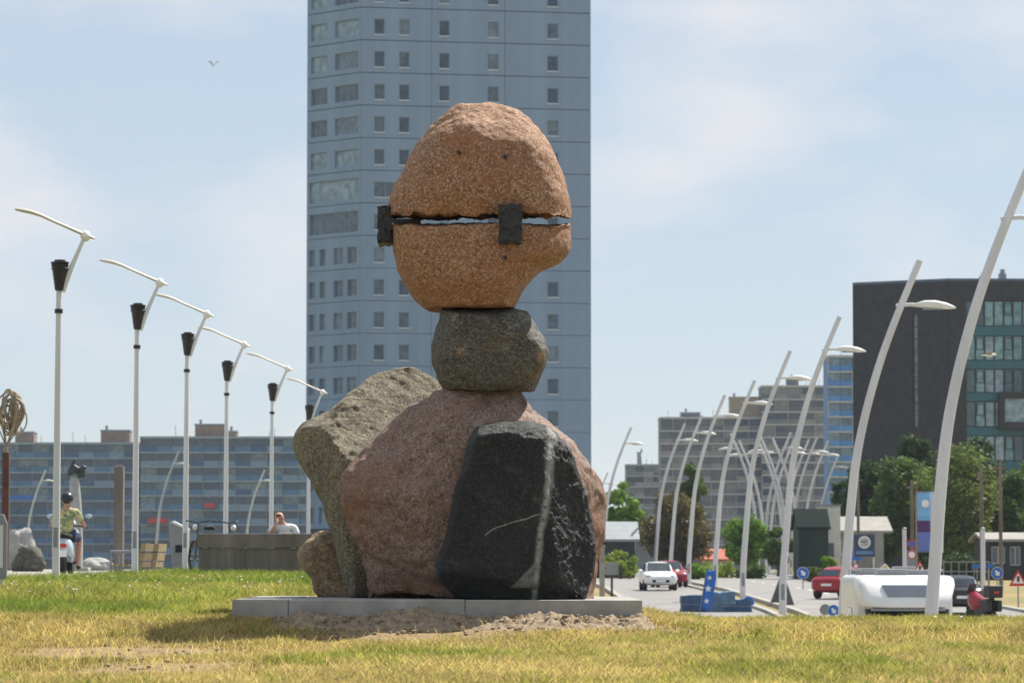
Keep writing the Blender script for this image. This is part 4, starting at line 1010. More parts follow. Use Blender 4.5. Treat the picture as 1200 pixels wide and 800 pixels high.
# ------------------------------------------------------------------ vehicles
def wheel(parent, x, y, r=.31, w_=.2):
    t = MB().lathe([(r * .62, -w_ / 2), (r * .95, -w_ / 2), (r, -w_ * .3), (r, w_ * .3), (r * .95, w_ / 2), (r * .62, w_ / 2)], 22, 'x', (x, y, r)).build('wheel', M['rubber'], parent, smooth=True)
    MB().lathe([(.03, -w_ / 2 - .005), (r * .62, -w_ / 2 + .02), (r * .62, w_ / 2 - .02), (.03, w_ / 2 + .005)], 18, 'x', (x, y, r)).build('rim', M['greymetal'], t, smooth=True)
def car(label, loc, rz, paint, name='car'):
    c = thing(name, label, 'car', loc, rz)
    MB().loft([(-2.08, 0, .55, .62, .17), (-2.0, 0, .56, .78, .24), (-1.7, 0, .60, .86, .32), (-.9, 0, .64, .89, .38), (.4, 0, .66, .90, .40), (1.5, 0, .68, .89, .40), (1.9, 0, .68, .84, .36), (2.05, 0, .66, .70, .26)], 24, 4.2).build('body', paint, c, smooth=True)
    MB().loft([(-.95, 0, .98, .70, .04), (-.35, 0, 1.16, .68, .22), (.1, 0, 1.23, .655, .265), (.9, 0, 1.23, .65, .26), (1.5, 0, 1.14, .64, .20), (1.85, 0, 1.0, .60, .06)], 22, 3.6).build('cabin', paint, c, smooth=True)
    MB().add([(-.62, -.98, 1.03), (.62, -.98, 1.03), (.56, -.28, 1.45), (-.56, -.28, 1.45), (-.6, -.80, .95), (.6, -.80, .95), (.52, -.12, 1.36), (-.52, -.12, 1.36)], [(0, 1, 2, 3), (4, 7, 6, 5), (0, 4, 5, 1), (1, 5, 6, 2), (2, 6, 7, 3), (3, 7, 4, 0)]).build('windscreen', M['car_glass'], c)
    MB().add([(-.55, 1.88, 1.06), (.55, 1.88, 1.06), (.48, 1.55, 1.36), (-.48, 1.55, 1.36), (-.55, 1.8, 1.04), (.55, 1.8, 1.04), (.48, 1.47, 1.33), (-.48, 1.47, 1.33)], [(0, 1, 2, 3), (4, 7, 6, 5), (0, 4, 5, 1), (1, 5, 6, 2), (2, 6, 7, 3), (3, 7, 4, 0)]).build('rear_window', M['car_glass'], c)
    for s in (-1, 1):
        MB().add([(s * .705, -.62, 1.05), (s * .705, 1.45, 1.05), (s * .655, 1.2, 1.38), (s * .655, -.12, 1.38), (s * .66, -.62, 1.05), (s * .66, 1.45, 1.05), (s * .6, 1.2, 1.38), (s * .6, -.12, 1.38)], [(0, 1, 2, 3), (4, 7, 6, 5), (0, 4, 5, 1), (1, 5, 6, 2), (2, 6, 7, 3), (3, 7, 4, 0)]).build('side_window', M['car_glass'], c)
        for y in (-1.3, 1.32): wheel(c, s * .78, y)
        MB().loft([(-2.04, s * .58, .72, .10, .05), (-1.95, s * .62, .73, .15, .08), (-1.75, s * .70, .76, .12, .05)], 12, 2.4).build('headlight', M['glass_lit'], c, smooth=True)
        MB().loft([(1.86, s * .66, .85, .13, .09), (2.02, s * .6, .84, .10, .08)], 12, 3).build('tail_light', M['signred'], c, smooth=True)
        MB().loft([(-.70, s * .98, 1.03, .05, .03), (-.62, s * .98, 1.03, .11, .08), (-.54, s * .98, 1.03, .09, .07)], 10, 2.5).build('mirror', paint, c, smooth=True)
    MB().box(-.45, .45, -2.10, -2.0, .42, .56).build('grille', M['rubber'], c, bevel=.02)
    MB().box(-.26, .26, -2.125, -2.1, .44, .55).build('number_plate', M['signwhite'], c)
    MB().box(-.26, .26, 2.04, 2.075, .6, .71).build('number_plate', M['signwhite'], c)
    return c
car('white car driving down the left lane towards the lamps', G(771, 189) + Vector((0, 0, .06)), rad(2), M['white_body'])
redp = plain('red_car_paint', (.32, .015, .03), .25, .05, 2); darkp = plain('dark_car_paint', (.02, .025, .03), .25, .1, 2)
car('red car on the road behind the white motorhome', G(990, 168) + Vector((0, 0, .06)), rad(150), redp)
car('dark red car just behind the white car', G(784, 203) + Vector((0, 0, .06)), rad(4), redp)
car('black car parked beyond the right side of the motorhome', G(1119, 140) + Vector((0, 0, .06)), rad(182), darkp)

def motorhome(loc, rz):
    c = thing('motorhome', 'white motorhome with a bulging over-cab window and roof hatches', 'motorhome', loc, rz); W_ = M['white_body']
    MB().loft([(1.0, 0, 1.72, 1.06, 1.20), (1.06, 0, 1.72, 1.13, 1.24), (5.9, 0, 1.72, 1.13, 1.24), (6.0, 0, 1.72, 1.06, 1.18)], 44, 18).build('coach_body', W_, c, smooth=True)
    # over-cab: narrow at the chin, wide and rounded above
    vs = []; secs = [(-.28, 2.21, .88, .95), (-.40, 2.25, .91, .99), (-.40, 2.30, .95, 1.04), (-.25, 2.5, 1.02, 1.10), (.0, 2.74, 1.10, 1.14), (.25, 2.88, 1.10, 1.13), (.60, 2.94, 1.0, 1.08)]
    mb = MB(); n = 12
    for (yf, z, hwf, hwb) in secs:
        row = [(-hwb, 1.05, z)] + [(-hwf * math.cos(math.pi * k / (n - 1)) if 0 else -hwf + 2 * hwf * k / (n - 1), yf + .16 * abs(2 * k / (n - 1) - 1) ** 3, z) for k in range(n)] + [(hwb, 1.05, z)]
        vs += row
    k = n + 2; fs = [(i * k + j, i * k + j + 1, (i + 1) * k + j + 1, (i + 1) * k + j) for i in range(len(secs) - 1) for j in range(k - 1)]
    fs += [tuple(range(k))[::-1], tuple(range((len(secs) - 1) * k, len(secs) * k))]
    ov = mb.add(vs, fs).build('overcab', W_, c, smooth='all')
    MB().add([(-.46, -.295, 2.49), (.56, -.295, 2.49), (.66, -.03, 2.74), (-.58, -.03, 2.74), (-.46, -.1, 2.45), (.56, -.1, 2.45), (.66, .1, 2.70), (-.58, .1, 2.70)], [(0, 1, 2, 3), (4, 7, 6, 5), (0, 4, 5, 1), (1, 5, 6, 2), (2, 6, 7, 3), (3, 7, 4, 0)]).build('overcab_window', plain('rv_window', (.10, .115, .15), .25, .1, 2), ov)
    MB().loft([(-1.55, 0, .72, .80, .30), (-1.35, 0, .80, .95, .42), (-.6, 0, .92, .98, .52), (0, 0, 1.1, .98, .75), (1.1, 0, 1.15, .98, .8)], 22, 4.5).build('cab', W_, c, smooth=True)
    MB().add([(-.85, -.62, 1.32), (.85, -.62, 1.32), (.97, .12, 2.19), (-.97, .12, 2.19), (-.85, -.4, 1.32), (.85, -.4, 1.32), (.97, .4, 2.19), (-.97, .4, 2.19)], [(0, 1, 2, 3), (4, 7, 6, 5), (0, 4, 5, 1), (1, 5, 6, 2), (2, 6, 7, 3), (3, 7, 4, 0)]).build('windscreen', M['car_glass'], c)
    for s in (-1, 1):
        MB().loft([(-.35, s * 1.17, 1.75, .06, .12), (-.28, s * 1.17, 1.75, .1, .2), (-.2, s * 1.17, 1.75, .06, .14)], 12, 3).build('mirror', M['lamp_white'], c, smooth=True)
        MB().loft([(-1.56, s * .68, .86, .10, .08), (-1.3, s * .78, .92, .12, .1)], 12, 2.5).build('headlight', M['glass_lit'], c, smooth=True)
        for y in (-.9, 4.3): wheel(c, s * .9, y, .34, .22)
        MB().box(s * 1.125, s * 1.145, 2, 3.2, 1.6, 2.2).build('side_window', M['car_glass'], c, bevel=.02)
    MB().box(-.84, .84, -.33, .1, 2.15, 2.2).build("chin_trim", M['greymetal'], ov, bevel=.01)
    for (x, y, w2, l2, h2) in ((-.25, 1.6, .35, .45, .14), (.45, 2.6, .3, .3, .12), (-.5, 3.6, .4, .3, .16), (.3, 4.6, .25, .5, .2)):
        MB().box(x - w2, x + w2, y - l2, y + l2, 2.9, 2.96 + h2).build('roof_hatch', M['greymetal'], c, bevel=.03)
    MB().tube([(-.95, 1.3, 2.9), (-.95, 1.3, 3.08), (-.95, 5.5, 3.08), (-.95, 5.5, 2.9)], .02, 6).tube([(.95, 1.3, 2.9), (.95, 1.3, 3.08), (.95, 5.5, 3.08), (.95, 5.5, 2.9)], .02, 6).build('roof_rail', M['greymetal'], c)
    MB().box(-.3, .3, -1.60, -1.54, .55, .67).build('number_plate', M['signwhite'], c)
    return c
motorhome(G(1063, 82.3) + Vector((0, 0, .06)), rad(-1.5))

# ------------------------------------------------------------------ people (skinned skeletons)
def skin(name, pts, edges, mat, parent, root=0, sub=2):
    me = bpy.data.meshes.new(name); me.from_pydata([p[:3] for p in pts], edges, [])
    o = link(name, me, mat, parent)
    m = o.modifiers.new('skin', 'SKIN'); m.use_smooth_shade = True; m.branch_smoothing = .4
    lay = me.skin_vertices[0].data if me.skin_vertices else None
    if lay is None:
        bm = bmesh.new(); bm.from_mesh(me); bm.verts.layers.skin.verify(); bm.to_mesh(me); bm.free(); lay = me.skin_vertices[0].data
    for i, p in enumerate(pts):
        lay[i].radius = (p[3], p[4] if len(p) > 4 else p[3]); lay[i].use_root = (i == root)
    s = o.modifiers.new('sub', 'SUBSURF'); s.levels = sub; s.render_levels = sub
    return o
def chain(*idx): return [(idx[i], idx[i + 1]) for i in range(len(idx) - 1)]

# rider seen from behind: -y is towards us, he faces +y
Dr = 70.0
rg = G(77, Dr) + Vector((0, 0, .03))
rider = thing('person', 'scooter rider in a patterned green shirt, shorts and dark helmet, seen from behind', 'person', rg)
pts = [(0, 0, .80, .15, .12), (0, .03, 1.0, .13, .10), (0, .08, 1.22, .16, .11), (0, .10, 1.32, .10, .08), (0, .12, 1.40, .055), (0, .14, 1.50, .085, .095), (0, .14, 1.56, .08, .09)]
ed = chain(0, 1, 2, 3, 4, 5, 6)
for s in (-1, 1):
    b = len(pts)
    pts += [(s * .19, .10, 1.30, .065), (s * .29, .16, 1.10, .05), (s * .33, .38, 1.00, .04), (s * .33, .50, .99, .028), (s * .33, .56, .985, .034)]
    ed += [(3, b)] + chain(b, b + 1, b + 2, b + 3, b + 4)
    for k in range(4): pts.append((s * (.30 + .018 * k), .63, .975 - .004 * k, .0095)); ed.append((b + 4, len(pts) - 1))
    pts.append((s * .285, .585, .96, .010)); ed.append((b + 4, len(pts) - 1))
    b = len(pts)
    pts += [(s * .10, .04, .78, .105), (s * .22, .42, .74, .075), (s * .21, .40, .42, .058), (s * .20, .36, .20, .04), (s * .21, .46, .155, .04), (s * .21, .55, .15, .03)]
    ed += [(0, b)] + chain(b, b + 1, b + 2, b + 3, b + 4, b + 5)
skin('body', pts, ed, M['skin'], rider)
def shirt_mat():
    m, t, b = newmat('patterned_shirt'); L = t.links.new; co = N(t, 'TexCoord')
    v = N(t, 'TexVoronoi', Scale=14.0); L(co.outputs['Object'], v.inputs['Vector']); sp = N(t, 'SeparateColor'); L(v.outputs['Color'], sp.inputs[0])
    r = ramp(t, [(.0, (.42, .40, .16)), (.35, (.20, .27, .12)), (.6, (.55, .50, .28)), (.85, (.10, .16, .12))]); r.color_ramp.interpolation = 'CONSTANT'; L(sp.outputs[0], r.inputs[0])
    L(r.outputs[0], b.inputs['Base Color']); b.inputs['Roughness'].default_value = .85; return m
sp_ = [(0, -.005, .80, .18, .14), (0, .02, .98, .17, .13), (0, .07, 1.2, .195, .14), (0, .10, 1.32, .13, .10)]; se = chain(0, 1, 2, 3)
for s in (-1, 1):
    b = len(sp_); sp_ += [(s * .19, .10, 1.30, .085), (s * .255, .13, 1.18, .078), (s * .30, .17, 1.07, .072)]; se += [(3, b)] + chain(b, b + 1, b + 2)
skin('shirt', sp_, se, shirt_mat(), rider)
sh = [(0, 0, .80, .165, .14)]; se = []
for s in (-1, 1):
    b = len(sh); sh += [(s * .11, .06, .79, .12), (s * .19, .30, .76, .10), (s * .215, .40, .735, .092)]; se += [(0, b)] + chain(b, b + 1, b + 2)
skin('shorts', sh, se, plain('blue_shorts', (.05, .07, .14), .85, .2, 6), rider)
for s in (-1, 1): skin('shoe', [(s * .205, .34, .16, .045), (s * .21, .46, .145, .05), (s * .21, .60, .14, .035)], chain(0, 1, 2), M['rubber'], rider, sub=1)
rider.scale = (.95,) * 3
hm = MB().loft([(-.14 + .14, 0, 1.555, .03, .03), (.02, 0, 1.56, .09, .085), (.07, 0, 1.565, .125, .115), (.14, 0, 1.57, .135, .13), (.21, 0, 1.57, .125, .115), (.26, 0, 1.56, .09, .08), (.28, 0, 1.56, .03, .03)], 22, 2.1).build('helmet', M['lantern'], rider, smooth='all')
MB().loft([(.02, 0, 1.50, .09, .012), (.14, 0, 1.49, .14, .014), (.26, 0, 1.50, .09, .012)], 18, 2).build('helmet_rim', M['greymetal'], hm, smooth='all')

# the scooter
scoot = thing('scooter', 'pale blue and white motor scooter ridden along the promenade', 'scooter', rg)
scoot.scale = (.95,) * 3
pb = plain('pale_blue_paint', (.50, .58, .66), .3, .05, 3)
MB().loft([(-.62, 0, .62, .05, .04), (-.55, 0, .60, .13, .14), (-.35, 0, .56, .17, .19), (-.05, 0, .52, .17, .2), (.2, 0, .42, .15, .14), (.3, 0, .3, .13, .06)], 20, 2.8).build('rear_body', pb, scoot, smooth=True)
MB().loft([(-.60, 0, .80, .06, .03), (-.5, 0, .79, .14, .05), (-.1, 0, .77, .16, .06), (.25, 0, .76, .09, .04)], 18, 3).build('seat', M['rubber'], scoot, smooth=True)
MB().box(-.17, .17, .25, .62, .22, .27).build('footboard', M['rubber'], scoot, bevel=.02)
MB().loft([(.62, 0, .58, .19, .34), (.68, 0, .6, .22, .38), (.72, 0, .6, .18, .34)], 20, 3).build('leg_shield', pb, scoot, smooth=True)
MB().tube([(0, .80, .25), (0, .68, .80), (0, .63, 1.0)], [.03, .03, .035], 10).build('steering_column', M['darkmetal'], scoot, smooth=True)
MB().tube([(-.38, .52, .96), (-.2, .6, 1.0), (0, .63, 1.01), (.2, .6, 1.0), (.38, .52, .96)], .018, 8).build('handlebar', M['darkmetal'], scoot, smooth=True)
MB().loft([(.62, 0, 1.03, .10, .06), (.68, 0, 1.04, .13, .09), (.78, 0, 1.02, .09, .07)], 14, 2.4).build('headlamp_cowl', pb, scoot, smooth=True)
for s in (-1, 1):
    mi = MB().tube([(s * .24, .58, 1.02), (s * .33, .56, 1.12), (s * .37, .55, 1.17)], .008, 6).build('mirror', M['darkmetal'], scoot)
    MB().loft([(.535, s * .40, 1.20, .065, .04), (.56, s * .40, 1.20, .07, .045), (.58, s * .40, 1.20, .05, .03)], 14, 2.2).build('mirror_glass', plain('mirror_pale', (.45, .58, .72), .1, .02, 1), mi, smooth='all')
MB().box(-.09, .09, -.64, -.60, .55, .63).build('tail_light', M['signred'], scoot, bevel=.01)
MB().box(-.10, .10, -.68, -.665, .36, .50).build('number_plate', M['signwhite'], scoot)
for y in (-.42, .84):
    wv = MB().lathe([(.12, -.05), (.21, -.055), (.235, 0), (.21, .055), (.12, .05)], 20, 'x', (0, y, .235)).build('wheel', M['rubber'], scoot, smooth=True)
    MB().lathe([(.02, -.05), (.12, -.035), (.12, .035), (.02, .05)], 16, 'x', (0, y, .235)).build('rim', M['greymetal'], wv, smooth=True)
MB().loft([(.66, 0, .40, .07, .05), (.84, 0, .50, .08, .03), (1.03, 0, .40, .06, .04)], 12, 2.5).build('mudguard', pb, scoot, smooth=True)
MB().tube([(.14, -.6, .33), (.14, -.1, .28)], [.055, .04], 10).build('exhaust', M['greymetal'], scoot, smooth=True)

# ------------------------------------------------------------------ timber enclosure with a man sitting behind it
Dw = 67.0; wb = G(300, Dw)
tw_ = thing('timber_wall', 'weathered grey plank seating wall with an overhanging cap board', 'wall', (X(233, Dw), Dw, wb.z - .05))
Ww = X(372, Dw) - X(233, Dw); hw_ = Z(642, Dw) - wb.z + .05; r = random.Random(3)
npl = 13
for i in range(npl):
    x0, x1 = Ww * i / npl, Ww * (i + 1) / npl
    MB().box(x0 + .002, x1 - .002, r.uniform(-.014, .010), .04, 0, hw_ + r.uniform(-.004, .004)).build('plank', M['timber'], tw_)
for i in range(4):
    MB().box(Ww * i / 3 - .04 + (.04 if i == 0 else 0) - (.04 if i == 3 else 0), Ww * i / 3 + .04, .045, .14, 0, hw_).build('post', M['timber'], tw_)
MB().box(-.03, Ww + .03, -.05, .05, hw_ + .006, hw_ + .27).build('cap_board', M['timber'], tw_, bevel=.012)
MB().box(-.03, Ww + .03, .05, .5, hw_ + .21, hw_ + .262).build('shelf', M['timber'], tw_, bevel=.012)
MB().box(0, .05, .05, 1.4, 0, hw_ + .2).build('end_plank', M['timber'], tw_)

Dm = 68.3; mg = G(329, Dm)
man = thing('person', 'bald man in a white shirt sitting behind the timber wall, hand at his face', 'person', mg)
pts = [(.10, .1, .47, .15, .12), (.10, .06, .68, .14, .11), (.08, .02, .86, .17, .11), (.04, .0, .965, .10, .08), (.0, -.01, 1.02, .058), (-.03, -.02, 1.10, .075, .092), (-.035, -.02, 1.18, .082, .095), (-.03, .0, 1.22, .06, .07)]
ed = chain(0, 1, 2, 3, 4, 5, 6, 7)
# head details: nose, ears
pts += [(-.055, -.115, 1.125, .014), (-.055, -.125, 1.105, .017)]; ed += [(5, 8), (8, 9)]
for s in (-1, 1): pts.append((-.035 + s * .088, .0, 1.125, .018)); ed.append((5, len(pts) - 1))
b = len(pts); pts += [(-.15, -.02, .93, .062), (-.22, -.16, .76, .05), (-.11, -.22, .93, .038), (-.07, -.19, 1.02, .03), (-.06, -.165, 1.06, .036)]; ed += [(3, b)] + chain(b, b + 1, b + 2, b + 3, b + 4)
for k in range(4): pts.append((-.09 + .018 * k, -.15, 1.11 - .003 * k * k, .0095)); ed.append((b + 4, len(pts) - 1))
pts.append((-.03, -.15, 1.075, .010)); ed.append((b + 4, len(pts) - 1))
b = len(pts); pts += [(.26, .02, .93, .062), (.33, -.04, .70, .05), (.22, -.22, .58, .038), (.12, -.28, .57, .03)]; ed += [(3, b)] + chain(b, b + 1, b + 2, b + 3)
for s in (-1, 1):
    b = len(pts); pts += [(.10 + s * .1, .05, .46, .09), (.10 + s * .12, -.35, .47, .07), (.10 + s * .12, -.36, .22, .05), (.10 + s * .12, -.34, .07, .04), (.10 + s * .12, -.46, .04, .035)]; ed += [(0, b)] + chain(b, b + 1, b + 2, b + 3, b + 4)
skin('body', pts, ed, M['skin'], man)
sp_ = [(.10, .1, .46, .175, .14), (.10, .06, .68, .17, .13), (.085, .025, .86, .195, .13), (.05, .01, .95, .13, .10)]; se = chain(0, 1, 2, 3)
b = len(sp_); sp_ += [(-.15, -.02, .935, .078), (-.20, -.11, .82, .068)]; se += [(3, b), (b, b + 1)]
b = len(sp_); sp_ += [(.26, .02, .935, .078), (.31, -.02, .78, .07)]; se += [(3, b), (b, b + 1)]
skin('shirt', sp_, se, plain('white_shirt', (.75, .75, .75), .85, .05, 6), man)
skin('trousers', [(.10, .08, .45, .18, .15), (0, .0, .46, .11), (-.02, -.34, .48, .085), (-.02, -.35, .12, .06), (.2, .0, .46, .11), (.22, -.34, .48, .085), (.22, -.35, .12, .06)], [(0, 1), (1, 2), (2, 3), (0, 4), (4, 5), (5, 6)], plain('dark_trousers', (.05, .05, .07), .9, .1, 5), man)
# the bench he sits on
sb = thing('bench', 'plain timber bench behind the plank wall', 'bench', mg + Vector((.1, .12, 0)))
MB().box(-.8, .8, -.2, .25, .29, .335).build('seat', M['timber'], sb, bevel=.01)
for s in (-.7, .62): MB().box(s, s + .08, -.18, .22, 0, .29).build('leg', M['timber'], sb)

# ------------------------------------------------------------------ promenade furniture and small sculptures
# bench seen end-on with two slanted plank backs
Db = 70.0; bo = G(158, Db) + Vector((0, 0, .03)); bs = Db / FPX
pbench = thing('park_bench', 'double park bench with slanted tan plank backs and grey armrest', 'bench', bo)
bxx = lambda px: (px - 158) * bs
bz = lambda py: Z(py, Db) - bo.z
for (x0, x1) in ((bxx(160), bxx(172)), (bxx(176), bxx(187))):
    for k in range(3):
        u0, u1 = k / 3 + .02, (k + 1) / 3 - .02
        za, zb2 = bz(668) + (bz(636) - bz(668)) * u0, bz(668) + (bz(636) - bz(668)) * u1
        xa, xb = x0 + (x1 - .10 - x0) * u0, x0 + (x1 - .10 - x0) * u1
        MB().add([(xa, -.05, za), (xa + .10, -.05, za), (xb + .10, -.05, zb2), (xb, -.05, zb2), (xa, 1.5, za), (xa + .10, 1.5, za), (xb + .10, 1.5, zb2), (xb, 1.5, zb2)],
                 [(0, 1, 2, 3), (4, 7, 6, 5), (0, 4, 5, 1), (1, 5, 6, 2), (2, 6, 7, 3), (3, 7, 4, 0)]).build('back_plank', M['timber_tan'], pbench)
for y in (0, 1.4):
    MB().tube([(bxx(130), y, -.05), (bxx(130), y, bz(646)), (bxx(176), y, bz(646))], .03, 8).build('armrest', M['greymetal'], pbench)
    MB().tube([(bxx(152), y, -.05), (bxx(158), y, bz(660)), (bxx(172), y, -.05)], .03, 8).build('leg', M['greymetal'], pbench)
for k in range(4): MB().box(bxx(131) + .12 * k, bxx(131) + .12 * k + .10, -.02, 1.5, bz(663), bz(663) + .035).build('seat_plank', M['timber_tan'], pbench)
MB().box(bxx(131), bxx(190), .0, .05, bz(666.5), bz(664)).build('rail', M['greymetal'], pbench)

# timber pile
o = G(139, 80); tp_ = MB()
hp = Z(545, 80) - o.z
tp_.slab([(-.10, -.1), (.10, -.1), (.11, .1), (-.11, .1)], -.3, hp - .04).add([(-.105, -.1, hp - .04), (.105, -.1, hp - .04), (.11, .1, hp - .04), (-.11, .1, hp - .04), (-.06, -.05, hp), (.05, -.06, hp + .02), (.06, .05, hp), (-.05, .06, hp)], [(0, 1, 5, 4), (1, 2, 6, 5), (2, 3, 7, 6), (3, 0, 4, 7), (4, 5, 6, 7)])
tag(tp_.build('timber_pile', M['timber'], None, o), 'weathered upright timber pile beside the park bench', 'post')

# wedge panel
o = G(209, 75); wd = thing('wedge_bin', 'grey metal wedge shaped bin with a slanted top', 'bin', o)
s = 75 / FPX
MB().prism([((200 - 209) * s + .07, -.1), ((220 - 209) * s, -.1), ((221 - 209) * s, Z(620, 75) - o.z), ((203 - 209) * s, Z(611, 75) - o.z), ((198 - 209) * s, Z(617, 75) - o.z)], -.15, .25).build('body', M['greymetal'], wd, bevel=.01)
MB().prism([((199.5 - 209) * s, Z(612, 75) - o.z), ((221 - 209) * s, Z(620.5, 75) - o.z), ((221 - 209) * s, Z(619, 75) - o.z), ((203 - 209) * s, Z(610, 75) - o.z)], -.17, .27).build('lid', M['white_post'], wd)
MB().box(-.05, .12, -.165, -.152, .45, .6).build('slot', M['rubber'], wd)

# bicycles leaning behind the enclosure
def bicycle(loc, rz, label, col):
    b = thing('bicycle', label, 'bicycle', loc, rz)
    for y in (-.52, .52):
        vs = []; mb = MB()
        pts_ = [(0, y + .34 * math.cos(a), .34 + .34 * math.sin(a)) for a in np.linspace(0, 2 * math.pi, 29)]
        w_ = mb.tube(pts_, .018, 6, cap=False).build('wheel', M['rubber'], b)
        sp = MB()
        for k in range(8): a = k * math.pi / 4; sp.tube([(0, y, .34), (0, y + .33 * math.cos(a), .34 + .33 * math.sin(a))], .003, 4)
        sp.build('spokes', M['greymetal'], w_)
    MB().tube([(0, -.52, .34), (0, -.1, .30), (0, -.2, .85)], .016, 7).tube([(0, -.1, .30), (0, .38, .80)], .018, 7).tube([(0, -.17, .75), (0, .38, .84)], .016, 7).tube([(0, .52, .34), (0, .40, .72), (0, .34, 1.02)], .015, 7).tube([(0, -.52, .34), (0, -.17, .72)], .012, 6).build('frame', col, b, smooth=True)
    MB().tube([(-.30, .18, 1.06), (-.24, .34, 1.08), (0, .36, 1.04), (.24, .34, 1.08), (.30, .18, 1.06)], .014, 7).build('handlebar', M['darkmetal'], b, smooth=True)
    MB().loft([(-.36, 0, .93, .06, .03), (-.28, 0, .94, .09, .035), (-.1, 0, .93, .03, .025)], 12, 2.4).build('saddle', M['rubber'], b, smooth=True)
    MB().tube([(0, -.2, .84), (0, -.22, .92)], .014, 6).build('seat_post', M['greymetal'], b)
    MB().lathe([(.01, -.04), (.05, -.02), (.055, .03), (.01, .05)], 12, 'y', (0, .48, .95)).build('lamp', M['lamp_white'], b, smooth=True)
    return b
bicycle(G(236, 68) + Vector((0, .6, 0)), rad(25), 'black bicycle leaning at the end of the timber wall', M['darkmetal'])
bicycle(G(252, 70.5) + Vector((0, .6, 0)), rad(-35), 'second bicycle with a bright lamp behind the timber wall', plain('navy_paint', (.02, .03, .08), .4, .1, 2))
# grey info panel on a bent leg
Dp = 48.0; o = G(2, Dp); s = Dp / FPX
ip = thing('panel_stand', 'grey rounded metal panel on a bent white leg', 'sign', o)
za, zb2 = Z(678, Dp) - o.z, Z(602, Dp) - o.z
MB().prism([(-.35, za), (6 * s - .0, za), (6.3 * s, za + .05), (6.3 * s, zb2 - .12), (2 * s, zb2), (-.35, zb2 - .02)], -.03, .03).build('panel', M['greymetal'], ip, bevel=.012)
MB().box(-.25, .02, -.036, -.032, za + .15, zb2 - .15).build('face_plate', M['white_post'], ip)
MB().tube([(0, .02, za + .03), (.02, .02, za - .12), (-.005, .02, -.1)], .022, 8).build('leg', M['white_post'], ip, smooth=True)
MB().tube([(-.25, .02, za + .03), (-.25, .02, -.1)], .022, 8).build('leg', M['white_post'], ip, smooth=True)

# rust column with a latticed globe
Dq = 90.0; o = G(6, Dq); s = Dq / FPX
lc = thing('globe_sculpture', 'rust steel column carrying an openwork tan globe of looped bands', 'sculpture', o)
zc_ = Z(530, Dq) - o.z
MB().box(-4 * s, 4.2 * s, -.09, .09, -.2, zc_).build('column', M['rust'], lc, bevel=.008)
MB().tube([(0, 0, zc_ - .02), (0, 0, zc_ + .25)], [.06, .03], 10).build('neck', M['bronze'], lc, smooth=True)
rr_ = random.Random(9); zc2 = Z(482, Dq) - o.z
for k in range(15):
    a = rr_.uniform(0, math.pi); tl = rr_.uniform(-.7, .7); R_ = rr_.uniform(.24, .40); off = Vector((rr_.uniform(-.06, .14), rr_.uniform(-.1, .1), rr_.uniform(-.18, .14)))
    ring = []
    mt = Matrix.Rotation(a, 3, 'Z') @ Matrix.Rotation(tl, 3, 'Y')
    for q_ in np.linspace(0, 2 * math.pi, 25): ring.append(mt @ Vector((R_ * math.cos(q_), 0, R_ * 1.25 * math.sin(q_))) + off + Vector((.08, 0, zc2)))
    MB().tube(ring, .020, 6, cap=False, flat=2.2).build('band', M['bronze'], lc, smooth=True)
for k in range(6):
    a = k * math.pi / 3; MB().tube([(0, 0, zc_ + .15), (.22 * math.cos(a) + .05, .2 * math.sin(a), zc_ + .55), (.34 * math.cos(a) + .08, .3 * math.sin(a), zc2)], .018, 6, flat=1.8).build('stem', M['bronze'], lc, smooth=True)

# grey figure with a dark crouching animal on its shoulders
Ds = 86.0; o = G(88, Ds); s = Ds / FPX
st = thing('figure_sculpture', 'pale stone torso carrying a dark bronze animal on its shoulders', 'sculpture', o)
zz_ = lambda py: Z(py, Ds) - o.z
xs2 = lambda px: (px - 88) * s
tors = [(0, 0, -.1, .22, .2), (.02, 0, zz_(640), .20, .18), (.03, 0, zz_(610), .17, .15), (0, 0, zz_(585), .19, .15), (-.03, 0, zz_(565), .16, .13), (-.04, 0, zz_(556), .10, .1)]
skin('torso', tors, chain(0, 1, 2, 3, 4, 5), plain('pale_stone', (.36, .37, .36), .8, .15, 4, bump=.4), st)
an = [(xs2(80), 0, zz_(552), .10, .09), (xs2(88), 0, zz_(550), .13, .11), (xs2(95), 0, zz_(552), .11, .1), (xs2(98), -.05, zz_(546), .07), (xs2(100), -.1, zz_(549), .05), (xs2(84), 0, zz_(545), .07), (xs2(86), 0, zz_(540), .045), (xs2(79), .02, zz_(558), .05), (xs2(97), .02, zz_(560), .05), (xs2(92), -.04, zz_(560), .045), (xs2(87), .02, zz_(537), .02)]
skin('animal', an, [(0, 1), (1, 2), (2, 3), (3, 4), (1, 5), (5, 6), (0, 7), (2, 8), (2, 9), (6, 10)], plain('dark_bronze', (.035, .05, .045), .5, .3, 8), st, root=1)
MB().box(-.35, .35, -.3, .3, -.2, .12).build('base', M['concrete'], st, bevel=.02)

